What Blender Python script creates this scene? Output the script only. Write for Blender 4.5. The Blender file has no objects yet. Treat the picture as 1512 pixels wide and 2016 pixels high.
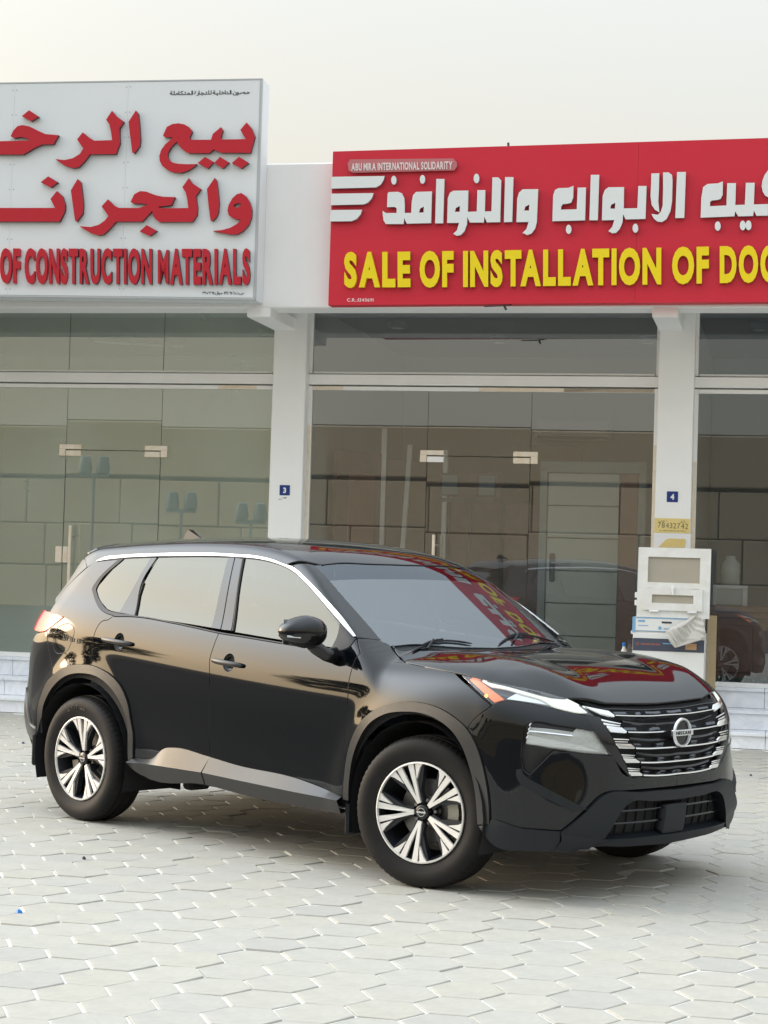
import bpy, math, random
import numpy as np
from mathutils import Matrix, Vector
from mathutils.geometry import delaunay_2d_cdt, tessellate_polygon
random.seed(7); np.random.seed(7)
SC=bpy.context.scene; COL=SC.collection
# ---------------------------------------------------------------- camera
CP=[6.045279, -7.344929, 1.551239, 2.345965, 0.028555, 0.029867, 3595.339703]
FY=0.560651      # heading of the shop front
def cam_axes():
    yaw,pitch,roll=CP[3:6]
    d=np.array([math.cos(pitch)*math.cos(yaw),math.cos(pitch)*math.sin(yaw),math.sin(pitch)])
    r=np.array([math.sin(yaw),-math.cos(yaw),0.]); u=np.cross(r,d); c,s=math.cos(roll),math.sin(roll)
    return c*r+s*u,-s*r+c*u,d
_r,_u,_d=cam_axes()
cd=bpy.data.cameras.new('camera'); cam=bpy.data.objects.new('camera',cd); COL.objects.link(cam)
M=Matrix.Identity(4)
for i in range(3): M[i][0]=_r[i]; M[i][1]=_u[i]; M[i][2]=-_d[i]; M[i][3]=CP[i]
cam.matrix_world=M; cd.sensor_fit='VERTICAL'; cd.sensor_height=36.; cd.lens=CP[6]*36./2016.; cd.clip_start=.1; cd.clip_end=1500
SC.camera=cam
# ---------------------------------------------------------------- sky, sun, exposure
SKY_COOL=(.82,.90,.98,1); SKY_WARM=(1,.76,.46,1); SKY_BASE=.64; SKY_GLOW=6.5; SKY_ZEN=1.3; SKY_HOR=(1.,.94,.80,1)
SUN_H=math.radians(206); SUN_E=math.radians(9)
w=bpy.data.worlds.new('World'); SC.world=w; w.use_nodes=True; nt=w.node_tree; nt.nodes.clear()
def N(t,**k):
    n=nt.nodes.new(t)
    for a,b in k.items():
        if a in n.inputs.keys(): n.inputs[a].default_value=b
        else: setattr(n,a,b)
    return n
L=lambda a,b: nt.links.new(a,b)
sky=N('ShaderNodeTexSky'); sky.sky_type='NISHITA'; sky.sun_disc=False; sky.sun_elevation=SUN_E; sky.sun_rotation=math.pi/2-SUN_H
sky.air_density=1.6; sky.dust_density=6.; sky.ozone_density=1.2
bg=N('ShaderNodeBackground'); bg.inputs['Strength'].default_value=.05; L(sky.outputs[0],bg.inputs[0])
# dust haze: a pale veil over the whole sky, brighter and warmer towards the low sun
tc=N('ShaderNodeTexCoord'); sd=(math.cos(SUN_H)*math.cos(SUN_E),math.sin(SUN_H)*math.cos(SUN_E),math.sin(SUN_E))
nrm=N('ShaderNodeVectorMath',operation='NORMALIZE'); L(tc.outputs['Generated'],nrm.inputs[0])
fl_=N('ShaderNodeVectorMath',operation='MULTIPLY'); L(nrm.outputs[0],fl_.inputs[0]); fl_.inputs[1].default_value=(1,1,.5)
fn_=N('ShaderNodeVectorMath',operation='NORMALIZE'); L(fl_.outputs[0],fn_.inputs[0])
dot=N('ShaderNodeVectorMath',operation='DOT_PRODUCT'); L(fn_.outputs[0],dot.inputs[0]); dot.inputs[1].default_value=sd
mr=N('ShaderNodeMapRange'); mr.inputs[1].default_value=-1; mr.inputs[2].default_value=1; L(dot.outputs['Value'],mr.inputs[0])
sx=N('ShaderNodeSeparateXYZ'); L(nrm.outputs[0],sx.inputs[0])
def MA(op,a,b=None,c=None,cl=False):
    n=N('ShaderNodeMath',operation=op); n.use_clamp=cl
    for i,x in enumerate((a,b,c)):
        if x is None: continue
        if isinstance(x,(int,float)): n.inputs[i].default_value=x
        else: L(x,n.inputs[i])
    return n.outputs[0]
zc=MA('MAXIMUM',sx.outputs['Z'],0.)
sf=mr.outputs[0]
lowz=MA('POWER',MA('SUBTRACT',1.,zc),3.2)                     # 1 at the horizon
wf=MA('MULTIPLY',lowz,MA('MULTIPLY_ADD',MA('POWER',sf,3.),.92,.06),cl=True)
mxc=N('ShaderNodeMix'); mxc.data_type='RGBA'; L(wf,mxc.inputs[0]); mx0=N('ShaderNodeMix'); mx0.data_type='RGBA'; L(lowz,mx0.inputs[0]); mx0.inputs[6].default_value=SKY_COOL; mx0.inputs[7].default_value=SKY_HOR; L(mx0.outputs[2],mxc.inputs[6]); mxc.inputs[7].default_value=SKY_WARM
st1=MA('MULTIPLY_ADD',MA('POWER',sf,16.),SKY_GLOW,SKY_BASE); st2=MA('MULTIPLY_ADD',MA('POWER',zc,1.6),SKY_ZEN,st1)
bg2=N('ShaderNodeBackground'); L(mxc.outputs[2],bg2.inputs[0]); L(st2,bg2.inputs[1])
ad=N('ShaderNodeAddShader'); L(bg.outputs[0],ad.inputs[0]); L(bg2.outputs[0],ad.inputs[1])
wo=N('ShaderNodeOutputWorld'); L(ad.outputs[0],wo.inputs[0])
sl=bpy.data.lights.new('sun','SUN'); sl.energy=.6; sl.angle=math.radians(14); sl.color=(1,.80,.58)
so=bpy.data.objects.new('sun',sl); COL.objects.link(so); so.rotation_euler=Vector(sd).to_track_quat('Z','Y').to_euler(); so.location=(-30,-10,20)
SC.view_settings.view_transform='Standard'; SC.view_settings.look='None'; SC.view_settings.exposure=.13; SC.view_settings.gamma=1
SC.view_settings.use_curve_mapping=False
# ---------------------------------------------------------------- helpers
def mat(name,color=(.5,.5,.5),rough=.5,metal=0.,ior=1.5,coat=0.,noise=None,bump=None,emit=None,trans=None,spec=None,alpha=None):
    m=bpy.data.materials.new(name); m.use_nodes=True; t=m.node_tree; b=t.nodes['Principled BSDF']
    b.inputs['Base Color'].default_value=(*color,1); b.inputs['Roughness'].default_value=rough; b.inputs['Metallic'].default_value=metal
    b.inputs['IOR'].default_value=ior; b.inputs['Coat Weight'].default_value=coat; b.inputs['Coat Roughness'].default_value=.02
    if spec is not None: b.inputs['Specular IOR Level'].default_value=spec
    if trans: b.inputs['Transmission Weight'].default_value=trans
    if emit: b.inputs['Emission Color'].default_value=(*emit[0],1); b.inputs['Emission Strength'].default_value=emit[1]
    if noise:   # (scale, amount, second colour, distortion)
        sc,am,c2=noise[:3]
        tx=t.nodes.new('ShaderNodeTexCoord'); nz=t.nodes.new('ShaderNodeTexNoise'); nz.inputs['Scale'].default_value=sc; nz.inputs['Detail'].default_value=6; nz.inputs['Roughness'].default_value=.62
        if len(noise)>3: nz.inputs['Distortion'].default_value=noise[3]
        t.links.new(tx.outputs['Object'],nz.inputs['Vector'])
        r=t.nodes.new('ShaderNodeMapRange'); r.inputs[1].default_value=.35; r.inputs[2].default_value=.68; r.inputs[4].default_value=am; t.links.new(nz.outputs['Fac'],r.inputs[0])
        mx=t.nodes.new('ShaderNodeMix'); mx.data_type='RGBA'; mx.inputs[6].default_value=(*color,1); mx.inputs[7].default_value=(*c2,1)
        t.links.new(r.outputs[0],mx.inputs[0]); t.links.new(mx.outputs[2],b.inputs['Base Color'])
    if bump:
        tx=t.nodes.new('ShaderNodeTexCoord'); nz=t.nodes.new('ShaderNodeTexNoise'); nz.inputs['Scale'].default_value=bump[0]; nz.inputs['Detail'].default_value=5
        t.links.new(tx.outputs['Object'],nz.inputs['Vector']); bp=t.nodes.new('ShaderNodeBump'); bp.inputs['Distance'].default_value=bump[1]; bp.inputs['Strength'].default_value=.6
        t.links.new(nz.outputs['Fac'],bp.inputs['Height']); t.links.new(bp.outputs[0],b.inputs['Normal'])
    return m
def glassmat(name,tint,refl,rough=0.,gcol=(1,1,1),milky_light=0.,dcol=(.5,.5,.48)):
    m=bpy.data.materials.new(name); m.use_nodes=True; t=m.node_tree; t.nodes.clear()
    o=t.nodes.new('ShaderNodeOutputMaterial'); mx=t.nodes.new('ShaderNodeMixShader'); g=t.nodes.new('ShaderNodeBsdfGlossy'); tr=t.nodes.new('ShaderNodeBsdfTransparent')
    tr.inputs[0].default_value=(*tint,1); g.inputs['Roughness'].default_value=rough; g.inputs['Color'].default_value=(*gcol,1)
    lw=t.nodes.new('ShaderNodeLayerWeight'); lw.inputs[0].default_value=.18; mr=t.nodes.new('ShaderNodeMapRange'); mr.inputs[3].default_value=refl; mr.inputs[4].default_value=.97
    t.links.new(lw.outputs['Fresnel'],mr.inputs[0]); t.links.new(mr.outputs[0],mx.inputs[0]); t.links.new(tr.outputs[0],mx.inputs[1]); t.links.new(g.outputs[0],mx.inputs[2])
    if milky_light:   # pale diffuse mix, brightness painted into the pane
        df=t.nodes.new('ShaderNodeBsdfDiffuse'); df.inputs[0].default_value=(*dcol,1); m2=t.nodes.new('ShaderNodeMixShader'); tx=t.nodes.new('ShaderNodeTexCoord'); nz=t.nodes.new('ShaderNodeTexNoise'); nz.inputs['Scale'].default_value=1.1; nz.inputs['Detail'].default_value=5
        r2=t.nodes.new('ShaderNodeMapRange'); r2.inputs[1].default_value=.3; r2.inputs[2].default_value=.75; r2.inputs[3].default_value=milky_light*.75; r2.inputs[4].default_value=milky_light*1.35
        t.links.new(tx.outputs['Object'],nz.inputs['Vector']); t.links.new(nz.outputs['Fac'],r2.inputs[0]); t.links.new(r2.outputs[0],m2.inputs[0]); t.links.new(mx.outputs[0],m2.inputs[1]); t.links.new(df.outputs[0],m2.inputs[2]); t.links.new(m2.outputs[0],o.inputs[0])
    else: t.links.new(mx.outputs[0],o.inputs[0])
    return m
def tag(o,label=None,cat=None,group=None,kind=None):
    if label: o['label']=label
    if cat: o['category']=cat
    if group: o['group']=group
    if kind: o['kind']=kind
    return o
def empty(name,loc=(0,0,0),rz=0.,parent=None):
    o=bpy.data.objects.new(name,None); COL.objects.link(o); o.location=loc; o.rotation_euler=(0,0,rz); o.empty_display_size=.1
    if parent: o.parent=parent
    return o
def mesh(name,verts,faces,m,parent=None,smooth=False,normals=None,mi=None):
    me=bpy.data.meshes.new(name); me.from_pydata([tuple(map(float,v)) for v in verts],[],[tuple(int(i) for i in f) for f in faces])
    for x in (m if isinstance(m,(list,tuple)) else [m]): me.materials.append(x)
    if mi is not None: me.polygons.foreach_set('material_index',mi)
    if smooth: me.polygons.foreach_set('use_smooth',[True]*len(me.polygons))
    me.update()
    if normals is not None: me.normals_split_custom_set_from_vertices([tuple(map(float,n)) for n in normals])
    o=bpy.data.objects.new(name,me); COL.objects.link(o)
    if parent: o.parent=parent
    return o
class MB:
    def __init__(s): s.v=[]; s.f=[]; s.m=[]
    def add(s,v,f,m=0):
        n=len(s.v); s.v+=[tuple(map(float,q)) for q in v]; s.f+=[tuple(i+n for i in q) for q in f]; s.m+=[m]*len(f); return s
    def box(s,x0,x1,y0,y1,z0,z1,m=0,bev=0.):
        if x1<x0: x0,x1=x1,x0
        if y1<y0: y0,y1=y1,y0
        if z1<z0: z0,z1=z1,z0
        b=min(bev,(x1-x0)*.45,(y1-y0)*.45,(z1-z0)*.45)
        if b<=0:
            v=[(x,y,z) for x in (x0,x1) for y in (y0,y1) for z in (z0,z1)]
            f=[(0,1,3,2),(4,6,7,5),(0,4,5,1),(2,3,7,6),(0,2,6,4),(1,5,7,3)]
            return s.add(v,f,m)
        X=(x0,x1);Y=(y0,y1);Z=(z0,z1); v=[];ix={}
        for i in (0,1):
            for j in (0,1):
                for k in (0,1):
                    sx,sy,sz=(1-2*i),(1-2*j),(1-2*k)
                    ix[i,j,k]=len(v)
                    v+=[(X[i],Y[j]+sy*b,Z[k]+sz*b),(X[i]+sx*b,Y[j],Z[k]+sz*b),(X[i]+sx*b,Y[j]+sy*b,Z[k])]
        f=[]
        for i in (0,1): f.append([ix[i,j,k]+0 for j,k in ((0,0),(0,1),(1,1),(1,0))][::(1 if i==0 else -1)])
        for j in (0,1): f.append([ix[i,j,k]+1 for i,k in ((0,0),(1,0),(1,1),(0,1))][::(1 if j==0 else -1)])
        for k in (0,1): f.append([ix[i,j,k]+2 for i,j in ((0,0),(0,1),(1,1),(1,0))][::(1 if k==0 else -1)])
        for i in (0,1):
            for j in (0,1): q=[ix[i,j,0]+0,ix[i,j,1]+0,ix[i,j,1]+1,ix[i,j,0]+1]; f.append(q if (i+j)%2 else q[::-1])
            for k in (0,1): q=[ix[i,0,k]+0,ix[i,1,k]+0,ix[i,1,k]+2,ix[i,0,k]+2]; f.append(q[::-1] if (i+k)%2 else q)
        for j in (0,1):
            for k in (0,1): q=[ix[0,j,k]+1,ix[1,j,k]+1,ix[1,j,k]+2,ix[0,j,k]+2]; f.append(q if (j+k)%2 else q[::-1])
        for i in (0,1):
            for j in (0,1):
                for k in (0,1):
                    q=[ix[i,j,k],ix[i,j,k]+1,ix[i,j,k]+2]; f.append(q[::-1] if (i+j+k)%2 else q)
        return s.add(v,f,m)
    def prism(s,poly,y0,y1,m=0,holes=()):
        """poly in (x,z), extruded from y0 (front) to y1"""
        loops=[list(poly)]+[list(h) for h in holes]
        tri=tessellate_polygon([[Vector((a,b,0)) for a,b in l] for l in loops]); P=[q for l in loops for q in l]; n=len(P)
        v=[(a,y0,b) for a,b in P]+[(a,y1,b) for a,b in P]; f=[]
        for t in tri:
            a,b,c=[P[i] for i in t]; cr=(b[0]-a[0])*(c[1]-a[1])-(b[1]-a[1])*(c[0]-a[0])
            t=t if cr>0 else t[::-1]
            f+= [tuple(t),tuple(i+n for i in t[::-1])]
        o=0
        for li,l in enumerate(loops):
            ar=sum(l[i][0]*l[(i+1)%len(l)][1]-l[(i+1)%len(l)][0]*l[i][1] for i in range(len(l)))
            for i in range(len(l)):
                a,b=o+i,o+(i+1)%len(l)
                q=(a,a+n,b+n,b) if (ar>0)==(li==0) else (b,b+n,a+n,a)
                f.append(q)
            o+=len(l)
        return s.add(v,f,m)
    def tube(s,pts,r,seg=8,m=0,cap=True):
        pts=[Vector(p) for p in pts]; n=len(pts); rr=r if isinstance(r,(list,tuple)) else [r]*n
        v=[];f=[];up=Vector((0,0,1))
        for i,p in enumerate(pts):
            d=(pts[min(i+1,n-1)]-pts[max(i-1,0)]).normalized(); a=d.cross(up)
            if a.length<.05: a=d.cross(Vector((0,1,0)))
            a.normalize(); b=a.cross(d)
            for k in range(seg): t=2*math.pi*k/seg; v.append(p+a*math.cos(t)*rr[i]+b*math.sin(t)*rr[i])
        for i in range(n-1):
            for k in range(seg): k2=(k+1)%seg; f.append((i*seg+k,i*seg+k2,(i+1)*seg+k2,(i+1)*seg+k))
        if cap: f.append(tuple(range(seg))[::-1]); f.append(tuple((n-1)*seg+k for k in range(seg)))
        return s.add(v,f,m)
    def lathe(s,prof,seg=32,axis='y',c=(0,0,0),m=0,close=False):
        """prof: (r, h) pairs"""
        v=[];f=[];n=len(prof)
        for k in range(seg):
            t=2*math.pi*k/seg; cs,sn=math.cos(t),math.sin(t)
            for r,h in prof:
                p=(r*cs,h,r*sn) if axis=='y' else ((r*cs,r*sn,h) if axis=='z' else (h,r*cs,r*sn))
                v.append((p[0]+c[0],p[1]+c[1],p[2]+c[2]))
        for k in range(seg):
            k2=(k+1)%seg
            for i in range(n-1): f.append((k*n+i,k*n+i+1,k2*n+i+1,k2*n+i))
        return s.add(v,f,m)
    def build(s,name,mats,parent=None,smooth=False,angle=None):
        mats=mats if isinstance(mats,(list,tuple)) else [mats]
        o=mesh(name,s.v,s.f,mats,parent,mi=s.m if len(mats)>1 else None,smooth=smooth)
        if angle: 
            o.data.polygons.foreach_set('use_smooth',[True]*len(o.data.polygons)); o.data.set_sharp_from_angle(angle=math.radians(angle))
        return o
def text_glyph(ch,bold=.0,res=4):
    c=bpy.data.curves.new('t','FONT'); c.body=ch; c.offset=bold; c.resolution_u=res; o=bpy.data.objects.new('t',c); COL.objects.link(o)
    bpy.context.view_layer.update(); dg=bpy.context.evaluated_depsgraph_get(); me=o.evaluated_get(dg).to_mesh()
    v=[(q.co.x,q.co.y) for q in me.vertices]; f=[tuple(p.vertices) for p in me.polygons]
    o.evaluated_get(dg).to_mesh_clear(); bpy.data.objects.remove(o); bpy.data.curves.remove(c)
    return v,f
_G={}
def glyph(ch,bold,res=3):
    k=(ch,bold,res)
    if k not in _G: _G[k]=text_glyph(ch,bold,res)
    return _G[k]
def extrude_flat(v,f,depth,place):
    """2-D mesh -> solid; place(x,y,d) -> 3-D; d from 0 front to depth back"""
    n=len(v); V=[place(a,b,0) for a,b in v]+[place(a,b,depth) for a,b in v]; F=[]
    cnt={}
    for q in f:
        ar=sum(v[q[i]][0]*v[q[(i+1)%len(q)]][1]-v[q[(i+1)%len(q)]][0]*v[q[i]][1] for i in range(len(q)))
        q=tuple(q) if ar>0 else tuple(q[::-1])
        F.append(q)
        for i in range(len(q)): cnt[(q[i],q[(i+1)%len(q)])]=1
    for (a,b) in list(cnt):
        if (b,a) not in cnt: F.append((a,a+n,b+n,b))
    return V,F
KERN={'AT':.13,'TA':.13,'LA':.02,'TE':.02,'LT':.1,'RI':-.01}
def word(name,txt,quad,y,depth,bold,m,parent,sp=.07,space=.32,each=True,res=4):
    """quad: (x,z) of bottom-left, bottom-right, top-right, top-left, in a plane y=const"""
    adv=0; gl=[]
    for ci,ch in enumerate(txt):
        if ch==' ': adv+=space; continue
        adv-=KERN.get(txt[ci-1:ci+1],0) if ci else 0
        v,f=glyph(ch,min(bold,.022) if ch=='M' else bold,res); x0=min(a for a,b in v); x1=max(a for a,b in v); gl.append((v,f,adv-x0,ch)); adv+=x1-x0+sp
    adv-=sp; H0=.0-bold; H1=.73+bold
    bl,br,tr,tl=[np.array(q) for q in quad]; big=MB()
    for v,f,ox,ch in gl:
        def pl(a,b,d):
            s=(a+ox)/adv; t=(b-H0)/(H1-H0); p=(bl*(1-s)+br*s)*(1-t)+(tl*(1-s)+tr*s)*t; return (p[0],y+d,p[1])
        V,F=extrude_flat(v,f,depth,pl)
        if each: mesh(name,V,F,m,parent)
        else: big.add(V,F)
    if not each: return big.build(name,m,parent)
def cr(pts,n=6,closed=False):
    P=np.array(pts,float)
    if len(P)<3: 
        t=np.linspace(0,1,n+1)[:,None]; return P[0]*(1-t)+P[1]*t
    Q=np.vstack([2*P[0]-P[1],P,2*P[-1]-P[-2]]); out=[]
    for i in range(1,len(Q)-2):
        p0,p1,p2,p3=Q[i-1],Q[i],Q[i+1],Q[i+2]
        d1=max(np.linalg.norm(p2-p1),1e-6); d0=max(np.linalg.norm(p1-p0),1e-6); d2=max(np.linalg.norm(p3-p2),1e-6)
        m1=d1*((p1-p0)/d0*(d1/(d0+d1))+(p2-p1)/d1*(d0/(d0+d1))) if i>1 else (p2-p1)
        m2=d1*((p2-p1)/d1*(d2/(d1+d2))+(p3-p2)/d2*(d1/(d1+d2))) if i<len(Q)-3 else (p2-p1)
        for k in range(n):
            t=k/n; out.append((2*t**3-3*t**2+1)*p1+(t**3-2*t**2+t)*m1+(-2*t**3+3*t**2)*p2+(t**3-t**2)*m2)
    out.append(P[-1]); return np.array(out)
def resample(P,n):
    P=np.asarray(P,float); d=np.r_[0,np.cumsum(np.linalg.norm(np.diff(P,axis=0),axis=1))]; t=np.linspace(0,d[-1],n)
    return np.stack([np.interp(t,d,P[:,i]) for i in range(P.shape[1])],1)
def resample_d(P,step): 
    P=np.asarray(P,float); L_=np.linalg.norm(np.diff(P,axis=0),axis=1).sum(); return resample(P,max(2,int(math.ceil(L_/step))+1))

# ---------------------------------------------------------------- body surface of the car
def spl(xs,ys):
    xs=np.array(xs,float); ys=np.array(ys,float); n=len(xs); h=np.diff(xs)
    A=np.zeros((n,n)); b=np.zeros(n); A[0,0]=A[-1,-1]=1
    for i in range(1,n-1):
        A[i,i-1]=h[i-1]; A[i,i]=2*(h[i-1]+h[i]); A[i,i+1]=h[i]
        b[i]=6*((ys[i+1]-ys[i])/h[i]-(ys[i]-ys[i-1])/h[i-1])
    m=np.linalg.solve(A,b)
    def f(x):
        x=np.asarray(x,float); xc=np.clip(x,xs[0],xs[-1]); i=np.clip(np.searchsorted(xs,xc)-1,0,n-2)
        hh=h[i]; a=(xs[i+1]-xc)/hh; c=(xc-xs[i])/hh
        v=a*ys[i]+c*ys[i+1]+((a**3-a)*m[i]+(c**3-c)*m[i+1])*hh*hh/6
        s0=(ys[1]-ys[0])/h[0]-h[0]*(2*m[0]+m[1])/6; s1=(ys[-1]-ys[-2])/h[-1]+h[-1]*(m[-2]+2*m[-1])/6
        return v+np.where(x<xs[0],(x-xs[0])*s0,0)+np.where(x>xs[-1],(x-xs[-1])*s1,0)
    return f
def smax(a,b,k):
    h=np.maximum(k-np.abs(a-b),0)/k
    return np.maximum(a,b)+h*h*k*.25
def sst(x,a,b):
    t=np.clip((x-a)/(b-a),0,1); return t*t*(3-2*t)
PLAN=spl([-3.74,-3.5,-3.2,-2.9,-2.6,-2.2,-1.5,-.8,-.3,.1,.4,.7,.95],[.80,.858,.892,.908,.914,.914,.915,.915,.915,.912,.892,.845,.77])
PROF=spl([-1.0,-.85,-.72,-.6,-.45,-.30,-.2,-.12,-.05,0.,.03,.2,.45,.6],[-.075,-.045,-.022,-.018,-.010,-.002,-.004,-.013,-.030,-.049,-.064,-.135,-.262,-.35])
BELT=spl([-3.7,-2.9,-2.4,-1.55,-.64,-.3,.1,.5,.9],[1.27,1.245,1.215,1.152,1.100,1.085,1.06,1.01,.93])
HOODC=spl([-.5,-.2,0,.2,.4,.55,.66,.75,.85,.95],[1.112,1.118,1.120,1.114,1.086,1.040,.985,.920,.835,.75])
ROOFC=spl([-3.6,-3.4,-3.2,-2.8,-2.3,-1.8,-1.4,-1.1,-.8],[1.57,1.60,1.625,1.66,1.684,1.688,1.665,1.610,1.52])
FRZ=spl([.15,.22,.32,.45,.6,.75,.85,.93,1.0],[-.13,-.075,-.03,-.012,-.003,.0,-.012,-.05,-.12])
REARX=spl([.2,.4,.6,.75,.95,1.05,1.2,1.4,1.6,1.7],[-3.50,-3.58,-3.62,-3.60,-3.58,-3.56,-3.47,-3.30,-3.19,-3.15])
WH=(0.0,-2.705); RW=.36
def T_top(x,y):
    ay=np.abs(y)
    sp=np.maximum(ay-.56,0); k_=.035; sp=np.where(ay-.56<k_,np.maximum(ay-.56+k_,0)**2/(4*k_),sp)
    hood=HOODC(x)-.020*(ay/.5)**2*(1-sst(x,.35,.75)*1.6)+.030*sst(ay,.30,.56)*(1-sst(x,.4,.75))-(.13+.05*sst(x,.2,.6))*sp-.5*np.maximum(ay-.68,0)**2
    ws=1.146+(-.43-x)*.623+.062*(1-(ay/.70)**2)
    roof=ROOFC(x)-.085*ay**2-.10*np.maximum(ay-.35,0)**2*2
    g=-smax(-ws,-roof,.05)
    return smax(hood,g,.02)
def S_side(x,z):
    zz=z-BELT(x)
    s=PLAN(x)+PROF(zz)
    for wx in WH:
        r=np.hypot(x-wx,(z-RW))
        s=s+.016*np.exp(-((r-.50)/.085)**2)*(z>.0)
    return s
def f_body(P):
    x,y,z=P[...,0],P[...,1],P[...,2]; ay=np.abs(y)
    side=ay-S_side(x,z)
    top=(z-T_top(x,y))/(1+.17*sst(-x,.3,.45)*(1-sst(-x,1.0,1.2)))
    front=x-(.89-.10*ay**2-.28*ay**4-.045*sst(ay,.45,.70)*sst(z,.35,.72)+FRZ(z))
    rear=-(x-(REARX(z)+.07*(ay/.7)**4))
    kst=.03+.08*sst(x,-.6,-.2)
    f=smax(side,top,kst)
    f=smax(f,front,.10+.10*sst(ay,.5,.75))
    f=smax(f,rear,.30)
    return f
def grad(P,e=1e-3,f=f_body):
    g=np.stack([f(P+np.eye(3)[i]*e)-f(P-np.eye(3)[i]*e) for i in range(3)],-1)
    return g/np.linalg.norm(g,axis=-1,keepdims=True)

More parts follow.
